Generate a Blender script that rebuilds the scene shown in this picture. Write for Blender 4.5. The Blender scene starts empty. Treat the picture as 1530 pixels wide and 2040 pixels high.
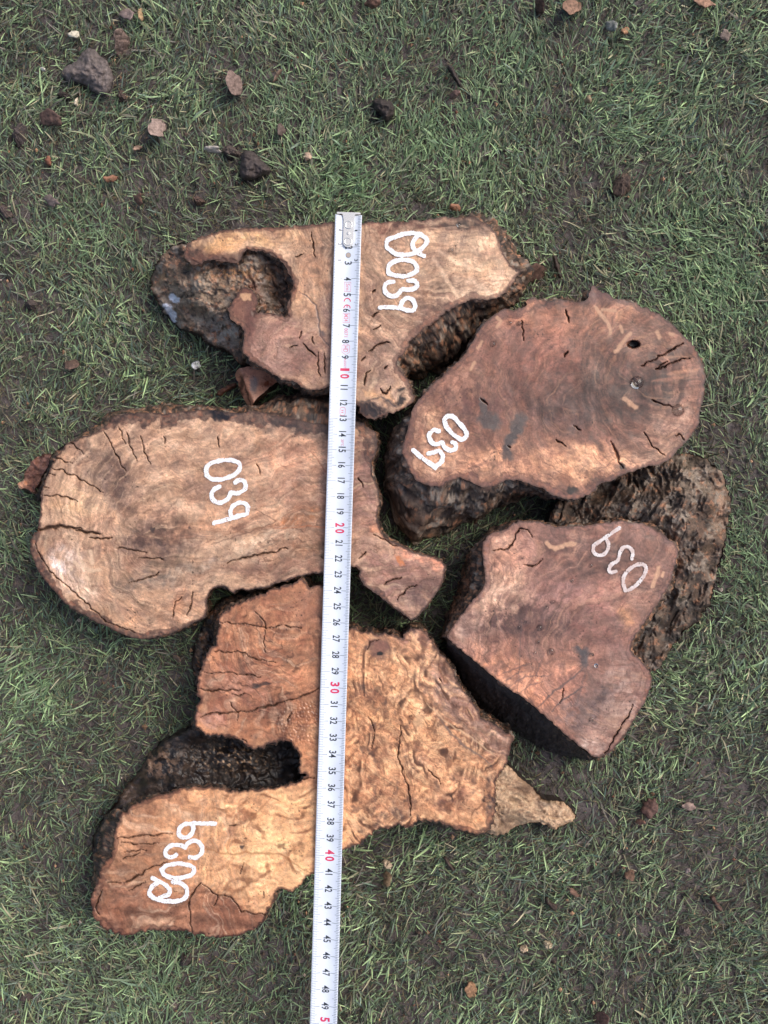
import bpy, math
import numpy as np
from mathutils import Vector, Matrix

# ------------------------------------------------------------------ camera
S = bpy.context.scene
CAM_H, F_PX, TILT = 0.65, 1904.0, math.radians(1.5)
W_PX, H_PX = 1530.0, 2040.0
cam_loc = np.array([0.0, -CAM_H * math.tan(TILT), CAM_H])
cd = bpy.data.cameras.new('camera'); cam = bpy.data.objects.new('camera', cd)
S.collection.objects.link(cam)
cam.location = cam_loc; cam.rotation_euler = (TILT, 0, 0)
cd.sensor_fit = 'VERTICAL'; cd.sensor_height = 36.0; cd.lens = 36.0 * F_PX / H_PX
cd.clip_start = 0.01; cd.clip_end = 100
S.camera = cam
S.render.resolution_x = 768; S.render.resolution_y = 1024

# ------------------------------------------------------------------ light
world = bpy.data.worlds.new("World"); S.world = world; world.use_nodes = True
wn = world.node_tree.nodes; wl = world.node_tree.links
sky = wn.new('ShaderNodeTexSky'); sky.sky_type = 'NISHITA'; sky.sun_disc = False
SUN_EL, SUN_AZ = math.radians(52), math.radians(60)      # light from the upper right
sky.sun_elevation = SUN_EL; sky.sun_rotation = SUN_AZ
sky.air_density = 1.0; sky.dust_density = 5.0; sky.ozone_density = 1.0
wn['Background'].inputs['Strength'].default_value = 0.135
wl.new(sky.outputs[0], wn['Background'].inputs['Color'])
sd = bpy.data.lights.new('sun', 'SUN'); sd.energy = 1.15; sd.angle = math.radians(34)
sd.color = (1.0, 0.975, 0.945)
sun = bpy.data.objects.new('sun', sd); S.collection.objects.link(sun)
dirv = Vector((math.sin(SUN_AZ) * math.cos(SUN_EL), math.cos(SUN_AZ) * math.cos(SUN_EL), math.sin(SUN_EL)))
sun.rotation_euler = dirv.to_track_quat('Z', 'Y').to_euler()
S.view_settings.view_transform = 'Standard'; S.view_settings.look = 'None'
S.view_settings.gamma = 1.0; S.view_settings.exposure = 0.35
S.view_settings.use_curve_mapping = False
S.cycles.max_bounces = 6

# ------------------------------------------------------------------ helpers
ct, st = math.cos(TILT), math.sin(TILT)
def unproj(x, y, z):
    """photo pixel seen at height z -> world point (arrays)"""
    x = np.asarray(x, float); y = np.asarray(y, float); z = np.asarray(z, float)
    dx = (x - W_PX / 2) / F_PX; dy = -(y - H_PX / 2) / F_PX; dz = -1.0
    wx = dx; wy = dy * ct - dz * st; wz = dy * st + dz * ct
    t = (z - cam_loc[2]) / wz
    return np.stack([cam_loc[0] + wx * t, cam_loc[1] + wy * t, z + 0 * t], -1)
def proj(p):
    q = p - cam_loc
    cy = q[..., 1] * ct + q[..., 2] * st; cz = -q[..., 1] * st + q[..., 2] * ct
    return W_PX / 2 + q[..., 0] / -cz * F_PX, H_PX / 2 - cy / -cz * F_PX
def lin(c):
    c = np.array(c, float) / 255.0
    return np.where(c <= 0.04045, c / 12.92, ((c + 0.055) / 1.055) ** 2.4)
def sst(a, b, x):
    t = np.clip((x - a) / (b - a), 0, 1); return t * t * (3 - 2 * t)

_rng = np.random.RandomState(7)
PERM = np.concatenate([_rng.permutation(1024)] * 3)
_ang = _rng.rand(1024) * 2 * np.pi
GX, GY = np.cos(_ang), np.sin(_ang)
def gn(x, y, seed=0):
    x = np.asarray(x, float) + seed * 17.31; y = np.asarray(y, float) + seed * 9.17
    xi = np.floor(x).astype(int); yi = np.floor(y).astype(int)
    xf = x - xi; yf = y - yi
    u = xf * xf * xf * (xf * (xf * 6 - 15) + 10); v = yf * yf * yf * (yf * (yf * 6 - 15) + 10)
    xi &= 1023; yi &= 1023
    def g(ix, iy, fx, fy):
        h = PERM[PERM[ix & 1023] + (iy & 1023)]
        return GX[h] * fx + GY[h] * fy
    a = g(xi, yi, xf, yf); b = g(xi + 1, yi, xf - 1, yf)
    c = g(xi, yi + 1, xf, yf - 1); d = g(xi + 1, yi + 1, xf - 1, yf - 1)
    return 1.5 * ((a * (1 - u) + b * u) * (1 - v) + (c * (1 - u) + d * u) * v)
def fbm(x, y, o=4, seed=0, gain=0.5):
    s = 0; a = 1; t = 0
    for i in range(o):
        s = s + a * gn(x * 2 ** i, y * 2 ** i, seed + i * 3); t += a; a *= gain
    return s / t * 1.9
def ridged(x, y, o=4, seed=0):
    s = 0; a = 1; t = 0
    for i in range(o):
        s = s + a * (1 - np.abs(gn(x * 2 ** i, y * 2 ** i, seed + i * 3)) * 2); t += a; a *= 0.5
    return s / t

def seg_dist(px, py, pts, closed=False, want_t=False):
    pts = np.asarray(pts, float)
    a = pts if closed else pts[:-1]
    b = np.roll(pts, -1, 0) if closed else pts[1:]
    out = np.full(px.shape, 1e9); tt = np.zeros(px.shape)
    L = np.hypot(*(b - a).T); cum = np.concatenate([[0], np.cumsum(L)])
    CH = 20000
    fx = px.ravel(); fy = py.ravel(); o = out.ravel(); to = tt.ravel()
    for s in range(0, fx.size, CH):
        X = fx[s:s + CH, None]; Y = fy[s:s + CH, None]
        dx = b[:, 0] - a[:, 0]; dy = b[:, 1] - a[:, 1]
        t = ((X - a[:, 0]) * dx + (Y - a[:, 1]) * dy) / (dx * dx + dy * dy + 1e-12)
        t = np.clip(t, 0, 1)
        d = (X - a[:, 0] - t * dx) ** 2 + (Y - a[:, 1] - t * dy) ** 2
        k = d.argmin(1); r = np.arange(len(k))
        o[s:s + CH] = np.sqrt(d[r, k]); to[s:s + CH] = (cum[k] + t[r, k] * L[k]) / max(cum[-1], 1e-9)
    if want_t: return o.reshape(px.shape), to.reshape(px.shape)
    return o.reshape(px.shape)
def inside(px, py, poly):
    poly = np.asarray(poly, float)
    fx = px.ravel(); fy = py.ravel(); res = np.zeros(fx.shape, bool)
    j = len(poly) - 1
    for i in range(len(poly)):
        xi, yi = poly[i]; xj, yj = poly[j]
        if yi != yj:
            m = ((yi > fy) != (yj > fy)) & (fx < (xj - xi) * (fy - yi) / (yj - yi) + xi)
            res ^= m
        j = i
    return res.reshape(px.shape)
def nearest_on(px, py, poly):
    a = poly; b = np.roll(poly, -1, 0); out = np.zeros((len(px), 2))
    for s in range(0, len(px), 4000):
        X = px[s:s + 4000, None]; Y = py[s:s + 4000, None]
        dx = b[:, 0] - a[:, 0]; dy = b[:, 1] - a[:, 1]
        t = np.clip(((X - a[:, 0]) * dx + (Y - a[:, 1]) * dy) / (dx * dx + dy * dy + 1e-12), 0, 1)
        qx = a[:, 0] + t * dx; qy = a[:, 1] + t * dy
        k = ((X - qx) ** 2 + (Y - qy) ** 2).argmin(1); r = np.arange(len(k))
        out[s:s + 4000, 0] = qx[r, k]; out[s:s + 4000, 1] = qy[r, k]
    return out
def refine(pts, step=3.0, amp=1.6, seed=0, closed=True, smooth=1):
    p = np.asarray(pts, float)
    for _ in range(smooth):                                   # corner cutting
        q = np.roll(p, -1, 0)
        p = np.stack([p * 0.78 + q * 0.22, p * 0.22 + q * 0.78], 1).reshape(-1, 2)
    q = np.roll(p, -1, 0); L = np.hypot(*(q - p).T); cum = np.concatenate([[0], np.cumsum(L)])
    n = int(cum[-1] / step); s = np.linspace(0, cum[-1], n, endpoint=False)
    pc = np.vstack([p, p[:1]])
    x = np.interp(s, cum, pc[:, 0]); y = np.interp(s, cum, pc[:, 1])
    tx = np.roll(x, -1) - np.roll(x, 1); ty = np.roll(y, -1) - np.roll(y, 1); l = np.hypot(tx, ty) + 1e-9
    nz = fbm(x / 20, y / 20, 4, seed) * amp * 1.3 + gn(x / 9, y / 9, seed + 6) * amp * 0.9 - np.clip(np.abs(gn(x / 11, y / 11, seed + 7)) - .25, 0, 1) * amp * 3.2 * sst(-.2, .3, gn(x / 60, y / 60, seed + 8)) + gn(x / 4.2, y / 4.2, seed + 5) * amp * 0.8
    return np.stack([x + ty / l * nz, y - tx / l * nz], -1)

def grid_mesh(poly, h):
    """quads filling a polygon, edge vertices snapped onto its outline. pixel space"""
    x0, y0 = poly.min(0) - h * 2; x1, y1 = poly.max(0) + h * 2
    gx, gy = np.meshgrid(np.arange(x0, x1, h), np.arange(y0, y1, h))
    ins = inside(gx, gy, poly)
    c = ins[:-1, :-1] | ins[1:, :-1] | ins[:-1, 1:] | ins[1:, 1:]
    idx = np.arange(gx.size).reshape(gx.shape)
    q = np.stack([idx[:-1, :-1], idx[1:, :-1], idx[1:, 1:], idx[:-1, 1:]], -1)[c]
    used = np.unique(q); remap = np.full(gx.size, -1); remap[used] = np.arange(len(used))
    v = np.stack([gx.ravel()[used], gy.ravel()[used]], -1); ii = ins.ravel()[used]
    o = ~ii
    v[o] = nearest_on(v[o, 0], v[o, 1], poly)
    return v, remap[q], o

def mesh_np(name, verts, faces, mat=None, parent=None, attrs=None, smooth=True):
    verts = np.asarray(verts, np.float32); faces = np.asarray(faces)
    me = bpy.data.meshes.new(name)
    if parent is not None: verts = verts - np.array(parent.location, np.float32)
    nf, k = faces.shape
    me.vertices.add(len(verts)); me.vertices.foreach_set('co', verts.ravel())
    me.loops.add(nf * k); me.loops.foreach_set('vertex_index', faces.astype(np.int32).ravel())
    me.polygons.add(nf); me.polygons.foreach_set('loop_start', (np.arange(nf) * k).astype(np.int32))
    me.polygons.foreach_set('loop_total', np.full(nf, k, np.int32))
    me.polygons.foreach_set('use_smooth', np.full(nf, smooth))
    me.update(calc_edges=True); me.validate()
    if attrs:
        for an, av in attrs.items():
            av = np.asarray(av, np.float32)
            if av.ndim == 2:
                a = me.attributes.new(an, 'FLOAT_COLOR', 'POINT')
                a.data.foreach_set('color', np.concatenate([av, np.ones((len(av), 1), np.float32)], 1).ravel())
            else:
                a = me.attributes.new(an, 'FLOAT', 'POINT'); a.data.foreach_set('value', av)
    ob = bpy.data.objects.new(name, me); S.collection.objects.link(ob)
    if mat: me.materials.append(mat)
    if parent is not None: ob.parent = parent
    return ob
def empty(name, loc):
    o = bpy.data.objects.new(name, None); S.collection.objects.link(o); o.location = [float(v) for v in loc]
    o.empty_display_size = 0.02
    return o
def tag(o, label=None, cat=None, group=None, kind=None):
    if label: o['label'] = label
    if cat: o['category'] = cat
    if group: o['group'] = group
    if kind: o['kind'] = kind
    return o

# ------------------------------------------------------------------ materials
def new_mat(name):
    m = bpy.data.materials.new(name); m.use_nodes = True
    return m, m.node_tree.nodes, m.node_tree.links, m.node_tree.nodes['Principled BSDF']
def attr_mat(name, rough=(0.5, 0.5), bump=0.3, bscale=900, fine=0.25, spec=0.5, wet=False, bdist=0.0004):
    m, n, l, b = new_mat(name)
    a = n.new('ShaderNodeAttribute'); a.attribute_name = 'Col'
    tc = n.new('ShaderNodeTexCoord')
    nz = n.new('ShaderNodeTexNoise'); nz.inputs['Scale'].default_value = bscale; nz.inputs['Detail'].default_value = 5
    nz.inputs['Roughness'].default_value = 0.65
    l.new(tc.outputs['Object'], nz.inputs['Vector'])
    mr = n.new('ShaderNodeMapRange'); mr.inputs['From Min'].default_value = 0.3; mr.inputs['From Max'].default_value = 0.7
    mr.inputs['To Min'].default_value = 1 - fine; mr.inputs['To Max'].default_value = 1 + fine
    l.new(nz.outputs['Fac'], mr.inputs['Value'])
    vm = n.new('ShaderNodeVectorMath'); vm.operation = 'SCALE'
    l.new(a.outputs['Color'], vm.inputs[0]); l.new(mr.outputs['Result'], vm.inputs['Scale'])
    l.new(vm.outputs['Vector'], b.inputs['Base Color'])
    bp = n.new('ShaderNodeBump'); bp.inputs['Strength'].default_value = bump; bp.inputs['Distance'].default_value = bdist
    l.new(nz.outputs['Fac'], bp.inputs['Height']); l.new(bp.outputs['Normal'], b.inputs['Normal'])
    b.inputs['Specular IOR Level'].default_value = spec
    if wet:
        w = n.new('ShaderNodeAttribute'); w.attribute_name = 'Wet'
        r = n.new('ShaderNodeMapRange'); r.inputs['To Min'].default_value = rough[1]; r.inputs['To Max'].default_value = rough[0]
        l.new(w.outputs['Fac'], r.inputs['Value']); l.new(r.outputs['Result'], b.inputs['Roughness'])
    else:
        b.inputs['Roughness'].default_value = rough[0]
    return m
def plain_mat(name, rgb, rough=0.5, metal=0.0, noise=0.0, nscale=200):
    m, n, l, b = new_mat(name)
    c = lin(rgb)
    b.inputs['Base Color'].default_value = (*c, 1); b.inputs['Roughness'].default_value = rough
    b.inputs['Metallic'].default_value = metal
    if noise:
        tc = n.new('ShaderNodeTexCoord'); nz = n.new('ShaderNodeTexNoise'); nz.inputs['Scale'].default_value = nscale
        nz.inputs['Detail'].default_value = 6
        l.new(tc.outputs['Object'], nz.inputs['Vector'])
        mx = n.new('ShaderNodeMix'); mx.data_type = 'RGBA'
        mx.inputs['A'].default_value = (*(c * (1 - noise)), 1); mx.inputs['B'].default_value = (*np.minimum(c * (1 + noise * 0.5), 1), 1)
        mr = n.new('ShaderNodeMapRange'); mr.inputs['From Min'].default_value = 0.35; mr.inputs['From Max'].default_value = 0.65
        l.new(nz.outputs['Fac'], mr.inputs['Value']); l.new(mr.outputs['Result'], mx.inputs['Factor'])
        l.new(mx.outputs['Result'], b.inputs['Base Color'])
    return m
M_wood = attr_mat('cut_wood', rough=(0.25, 0.62), bump=0.12, bscale=1100, fine=0.16, wet=True, spec=0.45)
M_bark = attr_mat('bark', rough=(0.35, 0.8), bump=0.8, bscale=420, fine=0.4, wet=True, bdist=0.0007)
M_soil = attr_mat('soil', rough=(0.75,), bump=0.9, bscale=500, fine=0.4, bdist=0.001, spec=0.35)
M_grass = attr_mat('grass_blades', rough=(0.48,), bump=0.0, bscale=300, fine=0.15, spec=0.4)
M_debris = attr_mat('debris', rough=(0.7,), bump=0.6, bscale=600, fine=0.3, bdist=0.0006, spec=0.35)
M_paint = attr_mat('white_paint', rough=(0.45,), bump=0.3, bscale=500, fine=0.08, bdist=0.0003)
M_tape = plain_mat('tape_enamel', (222, 230, 243), 0.3, 0, 0.08, 60)
M_ink = plain_mat('black_ink', (48, 54, 62), 0.4)
M_tick = plain_mat('grey_tick_ink', (120, 132, 140), 0.4)
M_red = plain_mat('red_ink', (214, 60, 98), 0.4)
M_thinred = plain_mat('pale_red_ink', (222, 140, 158), 0.4)
M_steel = plain_mat('nickel_steel', (232, 230, 224), 0.24, 0.75)
M_hole = plain_mat('punched_hole', (176, 160, 150), 0.6)
M_water, _n, _l, _b = new_mat('water_film')
_b.inputs['Transmission Weight'].default_value = 1; _b.inputs['Roughness'].default_value = 0.03; _b.inputs['IOR'].default_value = 1.33

# ------------------------------------------------------------------ painting of cut faces (per-vertex colour of the wood itself)
class Face:
    def __init__(s, v, poly, base, seed):
        s.x, s.y = v[:, 0], v[:, 1]; s.seed = seed; s.base = lin(base)
        s.col = np.tile(lin(base), (len(v), 1)); s.dz = np.zeros(len(v)); s.wet = np.full(len(v), 0.35)
        s.sd = seg_dist(s.x, s.y, poly, True)
        s.wx = s.x + fbm(s.x / 60, s.y / 60, 3, seed + 1) * 15 + fbm(s.x / 14, s.y / 14, 3, seed + 3) * 5
        s.wy = s.y + fbm(s.x / 60, s.y / 60, 3, seed + 2) * 15 + fbm(s.x / 14, s.y / 14, 3, seed + 4) * 5
    def mix(s, w, c):
        w = np.clip(w, 0, 1)[:, None]; s.col = s.col * (1 - w) + lin(c) * w
    def mixl(s, w, c):
        w = np.clip(w, 0, 1)[:, None]; s.col = s.col * (1 - w) + c * w
    def patch(s, pts, c, k, soft=2.5, warp=5):
        X = s.x + fbm(s.x / 18, s.y / 18, 4, s.seed + 95) * warp; Y = s.y + fbm(s.x / 18, s.y / 18, 4, s.seed + 96) * warp
        P = np.array(pts, float); d = seg_dist(X, Y, P, True) * np.where(inside(X, Y, P), 1, -1)
        s.mix(sst(-soft, soft, d) * k, c)
    def mul(s, f): s.col = s.col * np.asarray(f)[:, None]
    def blob(s, cx, cy, rx, ry, c, k=0.8, rot=0, soft=0.7, crisp=False, wet=0):
        x = (s.x if crisp else s.wx) - cx; y = (s.y if crisp else s.wy) - cy
        if crisp:
            x = x + gn(s.x / 9, s.y / 9, s.seed + 8) * 5; y = y + gn(s.x / 9, s.y / 9, s.seed + 9) * 5
        a = math.radians(rot); X = x * math.cos(a) + y * math.sin(a); Y = -x * math.sin(a) + y * math.cos(a)
        d = np.sqrt((X / rx) ** 2 + (Y / ry) ** 2)
        w = sst(1 + soft, 1 - soft, d) * k
        if not crisp: w = np.clip(w * (0.45 + 1.0 * sst(-0.45, 0.45, fbm(s.x / 22, s.y / 22, 5, s.seed + int(cx) % 37, 0.6))), 0, 1)
        if c is not None: s.mixl(w, lin(c) if crisp else np.clip(lin(c) * (lin(c).mean() / s.base.mean()) ** .22, .012, .8))
        if wet: s.wet = np.clip(s.wet + w * wet, 0, 1)
        return w
    def line(s, pts, wd, c=(38, 28, 24), k=0.95, depth=0.0, wob=1.5, taper=True, soft=1.0):
        x0, y0 = np.min(pts, 0) - 15; x1, y1 = np.max(pts, 0) + 15
        m = (s.x > x0) & (s.x < x1) & (s.y > y0) & (s.y < y1)
        if not m.any(): return
        X = s.x[m] + gn(s.x[m] / 13, s.y[m] / 13, s.seed + 20) * wob * 1.5; Y = s.y[m] + gn(s.x[m] / 13, s.y[m] / 13, s.seed + 21) * wob * 1.5 + gn(s.x[m] / 4, s.y[m] / 4, s.seed + 23) * .7
        d, t = seg_dist(X, Y, pts, False, True)
        w_ = wd * (np.clip(np.sin(np.clip(t, 0.02, 0.98) * np.pi), 0, 1) ** 0.8 if taper else 1) * (1 + 0.5 * gn(s.x[m] / 10, s.y[m] / 10, s.seed + 22))
        w = sst(w_ + soft, w_ * 0.4, d) * k
        ww = w[:, None]; s.col[m] = s.col[m] * (1 - ww) + lin(c) * ww
        if depth: s.dz[m] -= w * depth
    def crack(s, pts, wd=1.2, depth=0.004, c=(58, 40, 32)): s.line(pts, wd * 1.5 + 0.6, (112, 78, 60), 0.4, 0, 2.2, True, 1.5); s.line(pts, wd * .42 if wd < 2.5 else wd * .5, c, 0.85, depth, 2.2, True, 0.9)
    def rays(s, cx, cy, n=60, k=0.12, c=None, r0=20, seed=0, rs=140):
        x = s.x - cx; y = s.y - cy; r = np.hypot(x, y); a = np.arctan2(y, x)
        v = gn(a * n / 6.283 + fbm(s.x / 80, s.y / 80, 2, seed) * 1.3, r / rs, s.seed + seed)
        v2 = gn(a * n * 3 / 6.283 + fbm(s.x / 80, s.y / 80, 2, seed) * 2, r / rs * 2, s.seed + seed + 4)
        w = (v + 0.6 * v2) * k * sst(r0, r0 * 3, r)
        if c is None: s.mul(1 + w)
        else: s.mix(np.clip(w * 3, 0, 1), c)
    def polar(s, cx, cy, k=.12, k2=.07, dark=(112, 80, 64), light=(224, 188, 152), R0=150, seed=0, env=1):
        x = s.x - cx; y = s.y - cy; r = np.hypot(x, y) + 12 * fbm(s.x / 60, s.y / 60, 3, s.seed + seed + 60); a = np.arctan2(y, x) * R0 + 10 * fbm(s.x / 70, s.y / 70, 3, s.seed + seed + 61)
        f = np.clip(r / R0, .25, 1.6); q = s.seed + seed
        n0 = fbm(a * f / 30, r / 190, 3, q + 65); nm = fbm(a * f / 13, r / 120, 4, q + 66, .55); n1 = fbm(a * f / 5, r / 80, 3, q + 62, .6); n2 = fbm(r / 5.0, a / 90, 3, q + 63, .6); n3 = fbm(r / 17, a / 70, 3, q + 67)
        s.mul(np.clip(1 + (k * (1.9 * n0 + 1.9 * nm + 1.2 * n1) + k2 * (1.4 * n2 + 1.6 * n3)) * env, .3, 2.0))
        pt = sst(-.3, .5, fbm(s.x / 45, s.y / 45, 3, q + 64))
        s.mix(sst(.15, .8, nm) * .45 * env, dark); s.mix(sst(-.15, -.8, nm) * .40 * env, light)
        s.mix(sst(.35, .8, n1) * .4 * env * pt, dark); s.mix(sst(.3, .8, n3) * .30 * env, dark)
    def contours(s, fld, c, k, thin=.9, seed=0, env=1):
        k = k * 1.35; v = np.cos(fld * 2 * np.pi); am = sst(-.3, .4, fbm(s.x / 40, s.y / 40, 3, s.seed + seed + 80))
        s.mix(sst(thin, 1, v) * k * am * env, c)
    def rings(s, fld, period, k=0.08, c=None):
        v = np.sin(fld / period * 2 * np.pi + fbm(s.x / 25, s.y / 25, 3, s.seed + 30) * 2.0)
        am = 0.5 + 0.8 * np.clip(fbm(s.x / 70, s.y / 70, 2, s.seed + 31) + 0.3, 0, 1)
        s.mul(1 + k * v * am)
    def rim(s, wfun, c, k=0.85, inner=(92, 62, 52)):
        w = (wfun * .95 - 1.5) * np.clip(1 + 0.75 * fbm(s.x / 26, s.y / 26, 4, s.seed + 12), .25, 2.2)
        m = sst(w + 2.5, w - 2.5, s.sd)
        s.mix(m * k * (.75 + .25 * fbm(s.x / 9, s.y / 9, 3, s.seed + 14)), c); s.mix(m * sst(.1, .6, fbm(s.x / 12, s.y / 12, 4, s.seed + 15)) * .5, (176, 118, 88))
        s.mix(np.exp(-((s.sd - w) / 1.2) ** 2) * 0.4 * (w > 3), inner)
        e = sst(4.5, 0.5, s.sd + 1.5 * fbm(s.x / 6, s.y / 6, 2, s.seed + 13)); s.mix(e * 0.6, (74, 50, 42))
    def zone(s, base, zones):
        w = np.full(len(s.x), float(base))
        for cx, cy, r, v in zones: w = w + (v - base) * np.exp(-((s.x - cx) ** 2 + (s.y - cy) ** 2) / (r * r))
        return w
    def finish(s, amp=1.0, gain=1.0, sat=1.0):
        sd = s.seed
        a = fbm(s.x / 45, s.y / 45, 4, sd + 40); b = fbm(s.wx / 12, s.wy / 12, 4, sd + 41)
        s.mul(np.clip(1 + amp * (0.10 * a + 0.09 * b), .4, 1.7))
        cl = sst(-.1, .45, fbm(s.wx / 75, s.wy / 60, 5, sd + 55, .55))       # damp, darker heartwood clouds with lobed edges
        s.col = s.col * (1 - cl[:, None] * amp * np.array([.12, .16, .15]))
        cl = sst(.15, .6, fbm(s.wx / 38, s.wy / 34, 5, sd + 56, .6)); s.col = s.col * (1 - cl[:, None] * amp * np.array([.10, .12, .10]))
        cl = sst(.2, .7, fbm(s.wx / 50, s.wy / 42, 4, sd + 57, .55)); s.col = s.col * (1 + cl[:, None] * amp * np.array([.10, .08, .05]))
        g = fbm(s.wx / 30, s.wy / 30, 4, sd + 42)
        t = np.clip(g, -1, 1)[:, None] * 0.10 * amp
        s.col = s.col * (1 + t * np.array([0.5, -0.15, -0.7]))
        # grain streaks, grey grime, pores and specks
        gr = fbm(s.x / 26, s.y / 26, 5, sd + 43, 0.65); s.mix(sst(0.2, 0.8, gr) * 0.26, (112, 86, 74))
        h = gn(s.x / 3.2, s.y / 3.2, sd + 44); s.mix(sst(0.62, 0.85, h) * 0.55, (70, 48, 40))
        h = gn(s.x / 5.0, s.y / 5.0, sd + 45) + 0.3 * fbm(s.x / 60, s.y / 60, 2, sd + 46); s.mix(sst(0.78, 0.95, h) * 0.7, (58, 40, 34))
        h = gn(s.x / 2.4, s.y / 2.4, sd + 47); s.mul(1 + 0.10 * h * amp)
        s.dz += 0.00018 * fbm(s.x / 50, s.y / 50, 3, sd + 50) + 0.000018 * gn(s.x / 4, s.y / 4, sd + 51)
        s.wet = np.clip(s.wet + 0.35 * fbm(s.x / 35, s.y / 35, 3, sd + 52), 0, 1)
        pv = lin((182, 142, 116)).mean(); lum = s.col.mean(1, keepdims=True); s.col = s.col * np.clip(lum / pv, .2, 2.2) ** .6; lum = s.col.mean(1, keepdims=True); s.col = np.clip(1.13 * gain * (lum + (s.col - lum) * sat) * np.array([1.01, .99, 1.02]), 0.008, 0.9)

BARKC = [(46, 38, 35), (84, 68, 58), (122, 100, 84), (158, 144, 130), (172, 122, 92)]
def bark_color(a, b, seed, dark=0.5, grey=0.25, orange=0.2, pale=None):
    c = np.tile(lin(BARKC[1]), (len(a), 1))
    def mx(w, k): 
        nonlocal c
        w = np.clip(w, 0, 1)[:, None]; c = c * (1 - w) + lin(k) * w
    mx(sst(-0.2, 0.35, fbm(a / 30, b / 30, 4, seed + 1)) * 0.7, BARKC[2])
    mx(sst(0.0, 0.4, fbm(a / 38, b / 38, 4, seed + 2, 0.6) + grey - 0.35) * 0.85, BARKC[3])
    mx(sst(0.15, 0.4, fbm(a / 14, b / 14, 4, seed + 3, 0.6) + orange - 0.3) * 0.8, BARKC[4])
    mx(sst(0.1, 0.45, fbm(a / 24, b / 24, 5, seed + 4, 0.65) + dark - 0.35) * 0.95, BARKC[0])
    mx(sst(0.3, 0.8, fbm(a / 8, b / 8, 4, seed + 5, .7)) * 0.6, BARKC[0])
    mx(sst(0.5, 0.8, fbm(a / 11, b / 9, 4, seed + 6, .65)) * 0.55, (170, 145, 118))
    if pale is not None: mx(pale[0], pale[1])
    return c

def wall(poly, ztop, spines, seed, parent, amp=0.0016, rows=26, dark=0.55, grey=0.15, orange=0.25, name='bark', inner=0.002):
    """bark side lofted from the cut edge down to the turf"""
    n = len(poly); zt = np.full(n, ztop)
    top = unproj(poly[:, 0], poly[:, 1], zt - 0.0002)
    q = np.roll(poly, -1, 0); L = np.hypot(*(q - poly).T); s = np.concatenate([[0], np.cumsum(L)[:-1]]); tot = L.sum()
    nx = np.roll(top, -1, 0) - np.roll(top, 1, 0)
    for _ in range(6): nx = (nx + np.roll(nx, 3, 0) + np.roll(nx, -3, 0)) / 3
    nrm = np.stack([nx[:, 1], -nx[:, 0]], -1); nrm /= np.linalg.norm(nrm, axis=1)[:, None] + 1e-9
    area = 0.5 * np.sum(top[:, 0] * np.roll(top[:, 1], -1) - np.roll(top[:, 0], -1) * top[:, 1])
    if area < 0: nrm = -nrm
    tr = np.linspace(0, 1, rows) ** 1.15
    keys = []
    for (sx, sy, path) in spines:
        k = int(((poly[:, 0] - sx) ** 2 + (poly[:, 1] - sy) ** 2).argmin())
        if path is None:
            b = top[k].copy(); b[:2] -= nrm[k] * inner; b[2] = -0.004
            m = top[k] * 0.55 + b * 0.45; m[:2] += nrm[k] * 0.0025
            P = np.array([top[k], m, b])
        else:
            P = np.array([top[k]] + [unproj(*p) for p in path])
        d = np.concatenate([[0], np.cumsum(np.linalg.norm(np.diff(P, axis=0), axis=1))]); d /= d[-1]
        off = np.stack([np.interp(tr, d, P[:, i]) for i in range(3)], -1) - top[k]
        for _ in range(2):
            off[1:-1] = (off[:-2] + 2 * off[1:-1] + off[2:]) / 4
        keys.append((s[k], off))
    keys.sort(key=lambda t: t[0])
    ks = np.array([k for k, _ in keys]); KO = np.array([o for _, o in keys])
    ks = np.concatenate([[ks[-1] - tot], ks, [ks[0] + tot]]); KO = np.concatenate([KO[-1:], KO, KO[:1]])
    i = np.clip(np.searchsorted(ks, s, 'right') - 1, 0, len(ks) - 2)
    t = (s - ks[i]) / (ks[i + 1] - ks[i] + 1e-9); t = t * t * (3 - 2 * t)
    off = KO[i] * (1 - t)[:, None, None] + KO[i + 1] * t[:, None, None]
    V = top[:, None, :] + off                                  # n, rows, 3
    A = s[:, None] + 0 * tr[None]; B = np.cumsum(np.concatenate([np.zeros((n, 1)), np.linalg.norm(np.diff(V, axis=1), axis=2)], 1), 1) * 3200
    per = np.minimum(1, np.minimum(A, tot - A) / 20)
    dsp = (fbm(A / 40, B / 34, 5, seed, 0.6) * 1.5 - .5 * np.abs(fbm(A / 20, B / 26, 3, seed + 9))) * amp * sst(0, 7, B) * per
    V[:, :, 0] += nrm[:, None, 0] * dsp; V[:, :, 1] += nrm[:, None, 1] * dsp
    V[:, 1:, 2] += (0.5 * dsp)[:, 1:]
    idx = np.arange(n * rows).reshape(n, rows); nn = np.roll(idx, -1, 0)
    F = np.stack([idx[:, :-1], nn[:, :-1], nn[:, 1:], idx[:, 1:]], -1).reshape(-1, 4)
    c = bark_color(A.ravel(), B.ravel(), seed + 60, dark, grey, orange)
    e = sst(9, 1, B.ravel() + 3 * fbm(A.ravel() / 12, B.ravel() / 12, 2, seed))[:, None] * 0.7
    c = c * (1 - e) + lin((80, 56, 47)) * e
    wet = np.clip(0.45 + fbm(A.ravel() / 30, B.ravel() / 30, 3, seed + 70), 0, 1)
    return mesh_np(name, V.reshape(-1, 3), F, M_bark, parent, {'Col': c, 'Wet': wet})

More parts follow.
